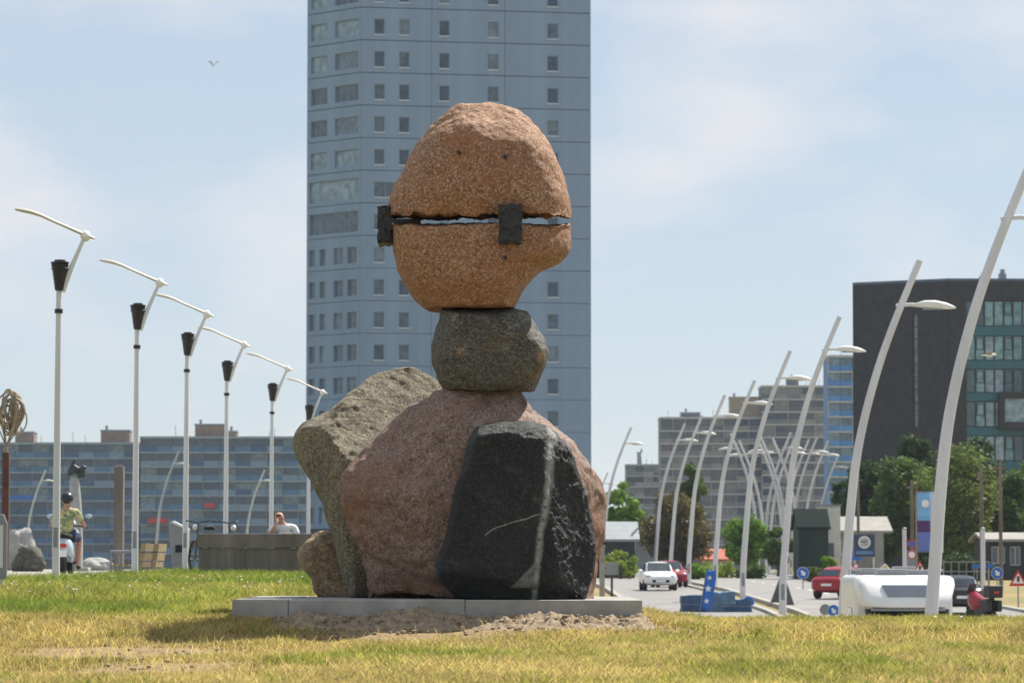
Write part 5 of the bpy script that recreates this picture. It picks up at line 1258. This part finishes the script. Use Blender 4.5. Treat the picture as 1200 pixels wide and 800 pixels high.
# loose boulders by the column
def boulder(label, px, D, w_, h_, mat, seed):
    o = G(px, D); mb = bmesh.new(); bmesh.ops.create_icosphere(mb, subdivisions=4, radius=1)
    for v in mb.verts:
        u = v.co.copy(); n_ = 1 + .28 * mnoise.fractal(u * 1.3 + Vector((seed, 0, 0)), .9, 2, 4)
        v.co = Vector((u.x * w_ * n_, u.y * w_ * .8 * n_, u.z * h_ * n_ + h_ * .55))
    me = bpy.data.meshes.new('boulder'); mb.to_mesh(me); mb.free(); me.polygons.foreach_set('use_smooth', [True] * len(me.polygons)); me.set_sharp_from_angle(angle=rad(35))
    tag(link('boulder', me, mat, None, o), label, 'boulder', None)
pale = plain('pale_boulder', (.38, .37, .35), .85, .15, 3, bump=.5)
boulder('dark grey boulder standing beside the rust column', 33, 82, .36, .42, M['neck'], 2)
boulder('whitish boulder behind the dark boulder by the rust column', 23, 92, .42, .70, pale, 5)
boulder('low pale stone lying behind the park bench', 112, 92, .45, .22, pale, 8)

# ------------------------------------------------------------------ signs and roadside things on the right
def post_to(t, D, px, z_top, r=.03, mat='greymetal'):
    MB().tube([(0, .03, -.2), (0, .03, z_top)], r, 8).build('post', M[mat], t)
def sign_at(name, label, px, py, D, cat='sign', group=None):
    o = G(px, D); t = thing(name, label, cat, o, group=group); return t, Z(py, D) - o.z
def disc(t, z, r, mat, nm='plate', y=0, th=.012, n=24): return MB().lathe([(r, y - th), (r, y + th)], n, 'y', (0, 0, z)).build(nm, M[mat], t)
def arrow_poly(s): return [(-.12 * s, .30 * s), (.12 * s, .30 * s), (.12 * s, -.02 * s), (.30 * s, -.02 * s), (0, -.36 * s), (-.30 * s, -.02 * s), (-.12 * s, -.02 * s)]
def rot(poly, a): c, s = math.cos(a), math.sin(a); return [(x * c - z * s, x * s + z * c) for x, z in poly]
for (px, py, D, lab, back_) in ((941, 671, 195, 'round blue arrow sign at the end of the median', 0), (976.5, 715, 125, 'low round blue arrow sign beside the tall lamp foot', 1), (1168.5, 671, 178, 'round blue arrow sign before the timber pavilion', 0), (877, 705, 150, 'round blue arrow sign beside the blue tarpaulins', 0)):
    t, z = sign_at('round_sign', lab, px, py, D); r_ = 6.6 * D / FPX
    post_to(t, D, px, z)
    pl_ = disc(t, z, r_, 'signblue'); disc(t, z, r_ * 1.08, 'signwhite', 'rim', .014, .006)
    MB().prism([(x, q_ + z) for x, q_ in rot(arrow_poly(r_ * 1.7), rad(35))], -.02, -.012).build('arrow', M['signwhite'], pl_)
    if back_: MB().lathe([(r_, -.01), (r_, .01)], 24, 'y', (-9.5 * D / FPX, .05, z + .03)).build('back_plate', M['greymetal'], t)
t, z = sign_at('diamond_sign', 'yellow and white priority diamond sign before the grey hut', 1037, 667, 175); r_ = 7.5 * 175 / FPX
post_to(t, 175, 1037, z)
MB().prism([(0, z + r_), (r_, z), (0, z - r_), (-r_, z)], -.012, .012).build('plate', M['signwhite'], t)
MB().prism([(0, z + r_ * .7), (r_ * .7, z), (0, z - r_ * .7), (-r_ * .7, z)], -.02, -.013).build('field', M['signyellow'], t)
for (px, py, D, lab, w_) in ((1078, 665, 172, 'red bordered warning triangle below the hanging banner', 8.5), (1193, 678, 150, 'larger red bordered warning triangle by the verge', 11)):
    t, z = sign_at('warning_sign', lab, px, py, D); r_ = w_ * D / FPX; post_to(t, D, px, z)
    tri = lambda k: [(-r_ * k, z - r_ * .75 * k), (r_ * k, z - r_ * .75 * k), (0, z + r_ * 1.0 * k)]
    MB().prism(tri(1), -.012, .012).build('border', M['signred'], t); MB().prism(tri(.62), -.02, -.013).build('field', M['signwhite'], t)
    MB().prism([(-.05, z - r_ * .3), (.05, z - r_ * .3), (.06, z + r_ * .3), (-.06, z + r_ * .3)], -.026, -.021).build('symbol', M['signblack'], t)
t, z = sign_at('traffic_sign', 'post with a blue no-stopping disc above a speed disc and grey back plate', 1068.5, 637, 178); r_ = 5.2 * 178 / FPX; post_to(t, 178, 1068, z + r_)
disc(t, z, r_, 'signred'); disc(t, z, r_ * .74, 'signblue', 'field', -.016, .004)
z2_ = z - 12.5 * 178 / FPX; disc(t, z2_, r_, 'signred'); disc(t, z2_, r_ * .74, 'signwhite', 'field', -.016, .004)
MB().box(-r_ * 1.1, r_ * 1.1, .015, .03, z2_ - 1.0, z2_ + r_).build('back_plate', M['greymetal'], t)
t, z = sign_at('arrow_sign', 'blue angled arrow sign on a short post by the hut', 997, 650, 200); s = 200 / FPX; post_to(t, 200, 997, z)
MB().prism([(-3 * s, z + 6 * s), (2.5 * s, z + 7 * s), (2.5 * s, z - 2 * s), (13 * s, z - 3 * s), (13 * s, z - 6 * s), (-2 * s, z - 6 * s), (-4 * s, z - 1 * s)], -.012, .012).build('plate', M['signblue'], t)
MB().lathe([(3.4 * s, -.02), (3.4 * s, 0)], 18, 'y', (6 * s, 0, z - 13 * s)).build('disc', M['signred'], t); MB().lathe([(2.2 * s, -.028), (2.2 * s, -.021)], 18, 'y', (6 * s, 0, z - 13 * s)).build('field', M['signwhite'], t)
MB().box(3 * s, 9 * s, -.015, .0, z - 24 * s, z - 17 * s).build('lower_plate', M['greymetal'], t)
MB().tube([(6 * s, .03, -.2), (6 * s, .03, z - 5 * s)], .03, 6).build('post', M['greymetal'], t)
for (px, lab) in ((1145, 'left hand blue direction plate before the timber pavilion'), (1158, 'second blue direction plate before the timber pavilion')):
    t, z = sign_at('direction_sign', lab, px, 663, 200); s = 200 / FPX; post_to(t, 200, px, z)
    MB().prism([(-6 * s, z - 2.4 * s), (4 * s, z - 2.4 * s), (6.4 * s, z), (4 * s, z + 2.4 * s), (-6 * s, z + 2.4 * s)], -.012, .012).build('plate', M['signblue'], t)
o = G(717, 150); t = thing('sign_back', 'grey back of a square road sign on a dark post by the verge', 'sign', o); z = Z(666, 150) - o.z
MB().box(-.27, .27, -.02, .02, z - .26, z + .26).build('plate', M['greymetal'], t, bevel=.02); MB().tube([(0, .04, -.2), (0, .04, z + .2)], .05, 8).build('post', M['darkmetal'], t)
o = G(705.5, 120); t = thing('marker_post', 'pale concrete marker post close behind the pink boulder', 'post', o); z = Z(641, 120) - o.z
MB().slab([(-.09, -.09), (.09, -.09), (.09, .09), (-.09, .09)], -.3, z).build('shaft', M['concrete'], t, bevel=.02); MB().slab([(-.11, -.11), (.11, -.11), (.11, .11), (-.11, .11)], z, z + .08).build('cap', M['concrete'], t)
# dial board
t, z = sign_at('dial_board', 'dark blue board with a white round dial on two posts', 1013, 640, 215, 'sign'); s = 215 / FPX
MB().box(-12 * s, 12 * s, -.04, .04, z - 12 * s, z + 14 * s).build('board', plain('board_blue', (.03, .05, .13), .5, .1, 2), t, bevel=.02)
d_ = disc(t, z + 5 * s, 7.2 * s, 'signwhite', 'dial', -.05, .008, 28)
MB().lathe([(5.6 * s, -.068), (5.6 * s, -.062)], 28, 'y', (0, 0, z + 5 * s)).build('dial_face', plain('dial_grey', (.45, .46, .45), .6, .1, 3), d_)
MB().tube([(0, -.072, z + 5 * s), (-4 * s, -.072, z + 6.5 * s)], .03, 6).tube([(0, -.072, z + 5 * s), (2.5 * s, -.072, z + 7 * s)], .03, 6).build('hands', M['signblack'], d_)
MB().box(-10 * s, 10 * s, -.05, -.042, z - 9 * s, z - 5 * s).build('strip', plain('strip_blue', (.10, .22, .45), .5, .1, 2), t)
for x in (-11 * s, 11 * s): MB().tube([(x, .05, -.2), (x, .05, z + 13 * s)], .05, 8).build('post', M['white_post'], t)
MB().box(13 * s, 22 * s, 0, .3, -.2, z + 17 * s).build('pillar', wgrey, t)

# hanging banner
def banner_mat():
    m, t, b = newmat('banner_print'); L = t.links.new; co = N(t, 'TexCoord'); sp = N(t, 'SeparateXYZ'); L(co.outputs['Object'], sp.inputs[0])
    r = ramp(t, [(0, (.14, .20, .52)), (.33, (.10, .035, .16)), (.52, (.16, .42, .72)), (.60, (.22, .48, .78))]); r.color_ramp.interpolation = 'CONSTANT'
    mr = N(t, 'MapRange'); mr.inputs[1].default_value = 0; mr.inputs[2].default_value = 3.05; L(sp.outputs['Z'], mr.inputs[0]); L(mr.outputs[0], r.inputs[0])
    gx_ = N(t, 'MapRange'); gx_.inputs[1].default_value = .62; gx_.inputs[2].default_value = .70; L(sp.outputs['X'], gx_.inputs[0])
    c = mixc(t, gx_.outputs[0], r.outputs[0], (.58, .62, .72)); L(c, b.inputs['Base Color']); b.inputs['Roughness'].default_value = .8; return m
Dn = 180.0; o = G(1074, Dn); s = Dn / FPX
bn = thing('banner', 'hanging blue, purple and white promotional banner on a slim pole', 'banner', o)
zt, zbt = Z(576, Dn) - o.z, Z(647, Dn) - o.z
MB().tube([(0, 0, -.2), (0, 0, zt + .05)], [.05, .035], 8).build('pole', M['timber_tan'], bn, smooth=True)
MB().tube([(0, 0, zt), (32 * s, 0, zt - .02)], .02, 6).build('arm', M['greymetal'], bn)
mb = MB(); vs = []; nx_, nz_ = 18, 16
for i in range(nx_):
    for j in range(nz_):
        u, v = i / (nx_ - 1), j / (nz_ - 1); vs.append((u * 1.32, .07 * math.sin(u * 8) * (1.1 - v * .6), (1 - v) * 0 + v * (zt - zbt) + (0.02 * math.sin(u * 6) * (1 - v))))
fs = [(i * nz_ + j, (i + 1) * nz_ + j, (i + 1) * nz_ + j + 1, i * nz_ + j + 1) for i in range(nx_ - 1) for j in range(nz_ - 1)]
cl = mb.add(vs, fs).build('cloth', banner_mat(), bn, (.05, 0, zbt), smooth='all')
so2 = cl.modifiers.new('solid', 'SOLIDIFY'); so2.thickness = .012
MB().lathe([(.10, -.012), (.20, -.012), (.20, 0), (.10, 0)], 18, 'y', (.40, -.09, 2.45)).build('ring_print', M['signwhite'], cl)
MB().box(-.04, .1, -.02, .02, zt - .02, zt + .08).build('clip', M['signred'], bn)

# utility poles
for (px, py, D, lab) in ((1069, 562, 205, 'weathered pole beside the hanging banner'), (1150.5, 548, 190, 'stout pole rising out of the olive tree'), (1173, 540, 200, 'taller thin pole before the timber pavilion'), (1006, 555, 232, 'slim pole behind the dial board'), (1060, 620, 170, 'short white bollard post beside the no-stopping discs'), (1152, 620, 160, 'short white post before the stout pole')):
    o = G(px, D); h_ = Z(py, D) - o.z; t = thing('utility_pole', lab, 'pole', o)
    wht = py > 600
    MB().tube([(0, 0, -.3), (0, 0, h_)], [.12, .085] if not wht else [.1, .1], 10).build('shaft', M['white_post'] if wht else M['timber'], t, smooth=True)
    if not wht: MB().box(-.3, .3, -.05, .05, h_ - .45, h_ - .36).build('crossbar', M['timber'], t)
    else: MB().lathe([(.11, h_), (.11, h_ + .05), (.03, h_ + .1)], 12).build('cap', M['greymetal'], t)
# railing
Dg = 215.0; o = G(1097, Dg); rl_ = thing('railing', 'pale tubular railing along the far verge', 'railing', o); s = Dg / FPX
Wg = 62 * s; hg = Z(658, Dg) - o.z
for z in (hg, hg * .6): MB().tube([(0, 0, z), (Wg, 0, z)], .035, 6).build('rail', M['greymetal'], rl_)
for k in range(8): MB().tube([(Wg * k / 7, 0, -.2), (Wg * k / 7, 0, hg)], .035, 6).build('post', M['greymetal'], rl_)

# beach flag
Df = 140.0; o = G(818, Df); s = Df / FPX
bf = thing('beach_flag', 'tilted blue feather flag with white star emblem above the tarpaulins', 'flag', o)
zt, zb2 = Z(668, Df) - o.z, Z(712, Df) - o.z
MB().tube([(0, 0, -.2), (.08, 0, zb2), (.33, 0, zt), (.46, 0, zt + .05)], .02, 6).build('pole', M['greymetal'], bf)
vs = []; n_ = 14
for j in range(n_):
    v = j / (n_ - 1); z = zb2 + (zt - zb2) * v; xl_ = .08 + .25 * v; wid = .42 * min(1, .75 + v) * (1 if v < .9 else .85)
    for i in range(6): vs.append((xl_ + wid * i / 5, .04 * math.sin(i * 1.3 + v * 4), z - .12 * (i / 5) * (1 - v)))
cl = MB().add(vs, [(j * 6 + i, j * 6 + i + 1, (j + 1) * 6 + i + 1, (j + 1) * 6 + i) for j in range(n_ - 1) for i in range(5)]).build('cloth', M['signblue'], bf, smooth='all')
cl.modifiers.new('solid', 'SOLIDIFY').thickness = .01
for (zc3, r_) in ((.55, .15), (.22, .12), (.84, .10)):
    z = zb2 + (zt - zb2) * zc3; star = []
    for k in range(10): a = math.pi / 2 + k * math.pi / 5; q_ = r_ if k % 2 == 0 else r_ * .42; star.append((.28 + .2 * zc3 + q_ * math.cos(a), z - .05 + q_ * math.sin(a)))
    MB().prism(star, -.065, -.058).build('emblem', M['signwhite'], bf)
# blue tarpaulin covered pallets
tarp = plain('blue_tarpaulin', (.035, .09, .18), .55, .25, 2.5, bump=.5, bscale=4); tarp2 = plain('pale_blue_tarpaulin', (.10, .18, .28), .55, .2, 2.5, bump=.5, bscale=4)
for i, (px, pt, w_, m_, lab) in enumerate(((812, 697, 15, tarp, 'dark blue tarpaulin bundle under the feather flag'), (845, 693, 16, tarp2, 'pale blue tarpaulin bundle beside the feather flag'), (862, 702, 18, tarp, 'low wide blue tarpaulin bundle by the lamp foot'))):
    o = G(px, 143); hw_ = w_ * 143 / FPX; h_ = Z(pt, 143) - o.z
    mb = bmesh.new(); bmesh.ops.create_cube(mb, size=2); bmesh.ops.subdivide_edges(mb, edges=mb.edges, cuts=9, use_grid_fill=True)
    for v in mb.verts:
        u = v.co.copy(); v.co = Vector((u.x * hw_ * (1 - .08 * (u.z + 1) / 2), u.y * .6 * (1 - .1 * (u.z + 1) / 2), (u.z + 1) / 2 * h_))
        v.co += Vector((.05, .05, .06)) * mnoise.fractal(v.co * 2.1 + Vector((i * 5, 0, 0)), .9, 2, 3)
    me = bpy.data.meshes.new('tarpaulin'); mb.to_mesh(me); mb.free(); me.polygons.foreach_set('use_smooth', [True] * len(me.polygons)); me.set_sharp_from_angle(angle=rad(50))
    t = thing('tarpaulin_bundle', lab, 'tarpaulin', o); link('cover', me, m_, t)
    MB().tube([(-hw_ * 1.02, -.62, h_ * .5), (0, -.66, h_ * .5), (hw_ * 1.02, -.62, h_ * .5)], .012, 5).build('strap', M['greymetal'], t)
    MB().box(-hw_ * .95, hw_ * .95, -.55, .55, -.1, .1).build('pallet', M['timber'], t)
# dark pyramid
o = G(917, 155); s = 155 / FPX; h_ = Z(670, 155) - o.z
py_ = thing('pyramid_marker', 'dark grey four-sided pyramid standing on the median', 'sculpture', o)
MB().add([(-16 * s, -.5, -.1), (14 * s, -.5, -.1), (14 * s, .6, -.1), (-16 * s, .6, -.1), (-1 * s, 0, h_), (1 * s, 0, h_), (1 * s, .1, h_), (-1 * s, .1, h_)], [(0, 1, 5, 4), (1, 2, 6, 5), (2, 3, 7, 6), (3, 0, 4, 7), (4, 5, 6, 7), (3, 2, 1, 0)]).build('body', plain('grey_canvas', (.10, .10, .105), .8, .15, 2), py_)
MB().box(-17 * s, 15 * s, -.55, .65, -.2, .06).build('base', M['concrete'], py_)
# motorcycle with a red fairing and black top case
Dmc = 131.0; o = G(1149, Dmc) ; s = Dmc / FPX
mc = thing('motorcycle', 'red motorcycle with a tall black top case beside the motorhome', 'motorcycle', o + Vector((0, 0, 0)), rad(205))
for y in (-.7, .7):
    w_ = MB().lathe([(.18, -.06), (.28, -.065), (.31, 0), (.28, .065), (.18, .06)], 22, 'x', (0, y, .31)).build('wheel', M['rubber'], mc, smooth=True)
    MB().lathe([(.02, -.05), (.18, -.04), (.18, .04), (.02, .05)], 16, 'x', (0, y, .31)).build('rim', M['greymetal'], w_, smooth=True)
MB().loft([(-.75, 0, .95, .10, .12), (-.6, 0, .95, .2, .3), (-.35, 0, .85, .24, .36), (0, 0, .8, .2, .25), (.3, 0, .85, .14, .1)], 18, 2.6).build('fairing', redp, mc, smooth=True)
MB().loft([(-.1, 0, .92, .12, .06), (.3, 0, .88, .18, .07), (.75, 0, .95, .12, .05)], 14, 3).build('seat', M['rubber'], mc, smooth=True)
MB().box(-.14, .14, -.3, .5, .3, .7).build('engine', M['darkmetal'], mc, bevel=.04)
MB().tube([(-.36, -.35, 1.12), (0, -.48, 1.14), (.36, -.35, 1.12)], .018, 7).build('handlebar', M['darkmetal'], mc)
MB().add([(-.18, -.72, 1.15), (.18, -.72, 1.15), (.15, -.5, 1.5), (-.15, -.5, 1.5), (-.18, -.7, 1.15), (.18, -.7, 1.15), (.15, -.48, 1.5), (-.15, -.48, 1.5)], [(0, 1, 2, 3), (4, 7, 6, 5), (0, 4, 5, 1), (1, 5, 6, 2), (2, 6, 7, 3), (3, 7, 4, 0)]).build('screen', M['car_glass'], mc)
MB().box(-.3, .3, .62, 1.05, 1.0, 1.45).build('top_case', M['lantern'], mc, bevel=.05)
for sx in (-1, 1): MB().box(sx * .22 - .1, sx * .22 + .1, .45, .95, .5, .92).build('pannier', M['lantern'], mc, bevel=.04)
MB().box(-.1, .1, 1.055, 1.075, 1.15, 1.25).build('tail_light', M['signred'], mc)

# gulls
def gull(px, py, D, span, rz, label, flap):
    g = thing('gull', label, 'bird', P(px, py, D), rz)
    MB().loft([(-.22, 0, .0, .006, .006), (-.17, 0, .01, .03, .028), (-.05, 0, 0, .055, .05), (.08, 0, -.005, .05, .045), (.2, 0, 0, .03, .015), (.28, 0, .005, .035, .006)], 14, 2).build('body', M['lamp_white'], g, smooth='all')
    for s in (-1, 1):
        pr = [(0, -.09, 0), (.5, -.14, flap * .55), (1, -.02, flap * .5), (1, .0, flap * .5), (.5, .06, flap * .5), (0, .09, 0)]
        top_ = [(s * (.03 + x * span / 2), y, z + .012) for x, y, z in pr]; bot_ = [(s * (.03 + x * span / 2), y, z - .008) for x, y, z in pr]
        MB().add(top_ + bot_, [(0, 1, 4, 5), (1, 2, 3, 4), (11, 10, 7, 6), (10, 9, 8, 7)] + [(i, (i + 1) % 6, 6 + (i + 1) % 6, 6 + i) for i in range(6)]).build('wing', plain('wing_grey_brown', (.36, .30, .24), .7, .15, 6), g)
    MB().tube([(0, -.21, 0), (0, -.27, -.01)], [.01, .003], 6).build('beak', M['signyellow'], g)
    return g
gull(1160, 416, 110, .55, rad(60), 'brownish gull gliding in front of the glazed office', .12)
gull(250, 77, 230, .7, rad(20), 'tiny gull high in the open sky', .45)

# ------------------------------------------------------------------ grass
GR = np.random.default_rng(77)
def blades(n, x0f, x1f, y0, y1, hmul, hbase, wid, name, dens_pow=1.0):
    y = y0 + (y1 - y0) * GR.random(n) ** dens_pow
    x = x0f(y) + (x1f(y) - x0f(y)) * GR.random(n)
    bare = bareness(x, y); g = greenness(x, y)
    # keep off the plinth, the boulders and the paving, thin out on worn soil
    on_pl = (x > X(270, 34.6)) & (x < X(755, 34.6)) & (y > 34.55) & (y < 38.35)
    keep = (~on_pl) & (GR.random(n) > bare * 1.06 - .08) & ~((y > 58) & (x < -7.2))
    heap = (x > X(318, 34.5)) & (x < X(765, 34.5)) & (y > 34.0) & (y < 34.6); keep &= ~(heap & (GR.random(n) > .10))
    x, y, bare, g = x[keep], y[keep], bare[keep], g[keep]; n = len(x)
    z = zg(x, y) - .004
    tuft = F2(x * 2.3, y * 2.3)
    h = hbase * (.35 + .9 * GR.random(n)) * (.45 + 1.1 * tuft) * (1 - .84 * np.clip(bare * 1.1, 0, 1)) * (1 + hmul * g) + .008
    a = GR.random(n) * 2 * np.pi; lean = (.25 + 1.1 * GR.random(n)) * h
    dx, dy = np.cos(a) * lean, np.sin(a) * lean
    b = GR.random(n) * np.pi; wx, wy = np.cos(b) * wid * (.6 + .8 * GR.random(n)), np.sin(b) * wid * .6
    V = np.empty((n, 5, 3), 'f')
    V[:, 0] = np.stack([x - wx, y - wy, z], -1); V[:, 1] = np.stack([x + wx, y + wy, z], -1)
    mxx, myy, mz = x + dx * .38, y + dy * .38, z + h * .6
    V[:, 2] = np.stack([mxx + wx * .8, myy + wy * .8, mz], -1); V[:, 3] = np.stack([mxx - wx * .8, myy - wy * .8, mz], -1)
    V[:, 4] = np.stack([x + dx, y + dy, z + h], -1)
    base = np.arange(n) * 5
    loops = np.stack([base, base + 1, base + 2, base + 3, base + 3, base + 2, base + 4], -1)
    me = bpy.data.meshes.new(name); me.vertices.add(n * 5); me.vertices.foreach_set('co', V.reshape(-1))
    me.loops.add(n * 7); me.loops.foreach_set('vertex_index', loops.reshape(-1).astype('i'))
    st_ = np.stack([np.arange(n) * 7, np.arange(n) * 7 + 4], -1).reshape(-1)
    me.polygons.add(n * 2); me.polygons.foreach_set('loop_start', st_.astype('i')); me.update(calc_edges=True)
    t = np.clip(g * .9 + GR.normal(size=n) * .16 + .05, 0, 1)
    at = me.attributes.new('tint', 'FLOAT', 'POINT'); at.data.foreach_set('value', np.repeat(t, 5).astype('f'))
    at = me.attributes.new('shade', 'FLOAT', 'POINT'); at.data.foreach_set('value', np.repeat((.55 + .75 * GR.random(n)) * (.62 + .72 * F3(x * 2.0, y * .9 + 40)) * (1 - .3 * np.clip(bare, 0, 1)), 5).astype('f'))
    return me
gm = foliage('grass_blades', (.60, .465, .185), (.42, .40, .085), (.15, .245, .03), trans=.5, shade=True)
gm.node_tree.nodes['Color Ramp'].color_ramp.elements[1].position = .4
def putg(me, lab):
    o = link('grass', me, gm); kind(o, 'stuff'); tag(o, lab, 'grass'); return o
putg(blades(330000, lambda y: -.145 * y - 1.6, lambda y: .145 * y + 1.6, 20.5, 34.6, .4, .072, .0055, 'grass'), 'short dry straw coloured lawn in front of the plinth')
putg(blades(150000, lambda y: -.145 * y - 1.6, lambda y: .145 * y + 1.6, 34.4, 41, .5, .066, .0055, 'grass_bank'), 'straw and green lawn on the rise around the plinth')
putg(blades(170000, lambda y: -.148 * y - 1.6, lambda y: 0 * y + .8, 41, 74, .7, .085, .0062, 'grass_far'), 'longer green grass between the lawn and the promenade')
# taller tufts
mb = []
def tufts(n, name):
    xs_, ys_ = [], []
    for k in range(n):
        y = 23 + 13 * GR.random() if k < n * .45 else 37 + 20 * GR.random(); x = (-.145 * y) + (GR.random() * (.29 * y if y < 38 else .125 * y))
        if X(262, 34.6) < x < X(765, 34.6) and 33.9 < y < 38.6: continue
        sg = .03 + .12 * GR.random(); m_ = int(10 + 30 * GR.random()); xs_.append(x + GR.normal(size=m_) * sg); ys_.append(y + GR.normal(size=m_) * sg)
        if bareness(np.array([x]), np.array([y]))[0] > .35: xs_.pop(); ys_.pop()
    x = np.concatenate(xs_); y = np.concatenate(ys_); n = len(x); z = zg(x, y) - .004
    h = .04 + .075 * GR.random(n); a = GR.random(n) * 6.283; l = h * (.3 + .7 * GR.random(n))
    V = np.empty((n, 5, 3), 'f'); wx = .004 + .002 * GR.random(n)
    V[:, 0] = np.stack([x - wx, y, z], -1); V[:, 1] = np.stack([x + wx, y, z], -1)
    V[:, 2] = np.stack([x + np.cos(a) * l * .4 + wx, y + np.sin(a) * l * .4, z + h * .65], -1); V[:, 3] = np.stack([x + np.cos(a) * l * .4 - wx, y + np.sin(a) * l * .4, z + h * .65], -1)
    V[:, 4] = np.stack([x + np.cos(a) * l, y + np.sin(a) * l, z + h], -1)
    vs = V.reshape(-1, 3); fs = []
    for i in range(n): b = 5 * i; fs += [(b, b + 1, b + 2, b + 3), (b + 3, b + 2, b + 4)]
    me = bpy.data.meshes.new(name); me.from_pydata(vs.tolist(), [], fs)
    at = me.attributes.new('shade', 'FLOAT', 'POINT'); at.data.foreach_set('value', np.repeat(.6 + .6 * GR.random(n), 5).astype('f'))
    at = me.attributes.new('tint', 'FLOAT', 'POINT'); at.data.foreach_set('value', np.repeat(np.clip(.58 + GR.normal(size=n) * .28, 0, 1), 5).astype('f'))
    return me
putg(tufts(420, 'grass_tufts'), 'scattered taller green grass tufts in the lawn')
def stalks(n):
    y = 22 + 17 * GR.random(n); x = (-.15 * y) + GR.random(n) * .30 * y
    k = ~((x > X(262, 34.6)) & (x < X(765, 34.6)) & (y > 34.4)); x, y = x[k], y[k]; n = len(x); z = zg(x, y)
    h = .05 + .07 * GR.random(n) ** 2; a = GR.random(n) * 6.283; l = h * (.2 + 1.2 * GR.random(n)); wx = .0022 + .0012 * GR.random(n)
    V = np.empty((n, 5, 3), 'f')
    V[:, 0] = np.stack([x - wx, y, z], -1); V[:, 1] = np.stack([x + wx, y, z], -1)
    V[:, 2] = np.stack([x + np.cos(a) * l * .45 + wx, y + np.sin(a) * l * .45, z + h * .6], -1); V[:, 3] = np.stack([x + np.cos(a) * l * .45 - wx, y + np.sin(a) * l * .45, z + h * .6], -1)
    V[:, 4] = np.stack([x + np.cos(a) * l, y + np.sin(a) * l, z + h], -1)
    fs = []
    for i in range(n): b = 5 * i; fs += [(b, b + 1, b + 2, b + 3), (b + 3, b + 2, b + 4)]
    me = bpy.data.meshes.new('grass_stalks'); me.from_pydata(V.reshape(-1, 3).tolist(), [], fs)
    at = me.attributes.new('shade', 'FLOAT', 'POINT'); at.data.foreach_set('value', np.repeat(.7 + .6 * GR.random(n), 5).astype('f'))
    at = me.attributes.new('tint', 'FLOAT', 'POINT'); at.data.foreach_set('value', np.repeat(np.clip(.12 * GR.normal(size=n), 0, 1), 5).astype('f'))
    return me
putg(stalks(5200), 'dead pale grass stalks bent over the lawn')
# daisies
mb = MB(); r = random.Random(31)
for k in range(150):
    y = r.uniform(44, 58) if k < 140 else r.uniform(36, 42); x = r.uniform(-.145 * y, -2.2) if k < 140 else r.uniform(-.14 * y, .14 * y)
    if abs(x) < 2.9 and 34 < y < 38.6: continue
    z = float(zg(x, y)) + r.uniform(.06, .13); q_ = r.uniform(.010, .020)
    mb.lathe([(q_ * .3, z - .006), (q_, z), (q_ * .4, z + .008)], 7, 'z', (x, y, 0)); mb.tube([(x, y, z - .14), (x, y, z)], .0025, 4)
o = mb.build('daisies', M['signwhite']); kind(o, 'stuff'); tag(o, 'small white daisies dotted through the longer grass', 'flowers')

# ------------------------------------------------------------------ air
hz = MB().box(-2700, 2700, -60, 3200, -4.5, 72).build('haze', None); kind(hz, 'stuff'); tag(hz, 'thin pale summer haze over the whole waterfront', 'haze')
m = bpy.data.materials.new('haze'); m.use_nodes = True; t = m.node_tree; t.nodes.clear()
o_ = N(t, 'OutputMaterial'); pv = N(t, 'VolumePrincipled'); pv.inputs['Color'].default_value = (.80, .88, 1.0, 1); pv.inputs['Density'].default_value = .00009; pv.inputs['Anisotropy'].default_value = .2
t.links.new(pv.outputs[0], o_.inputs['Volume']); hz.data.materials.append(m)
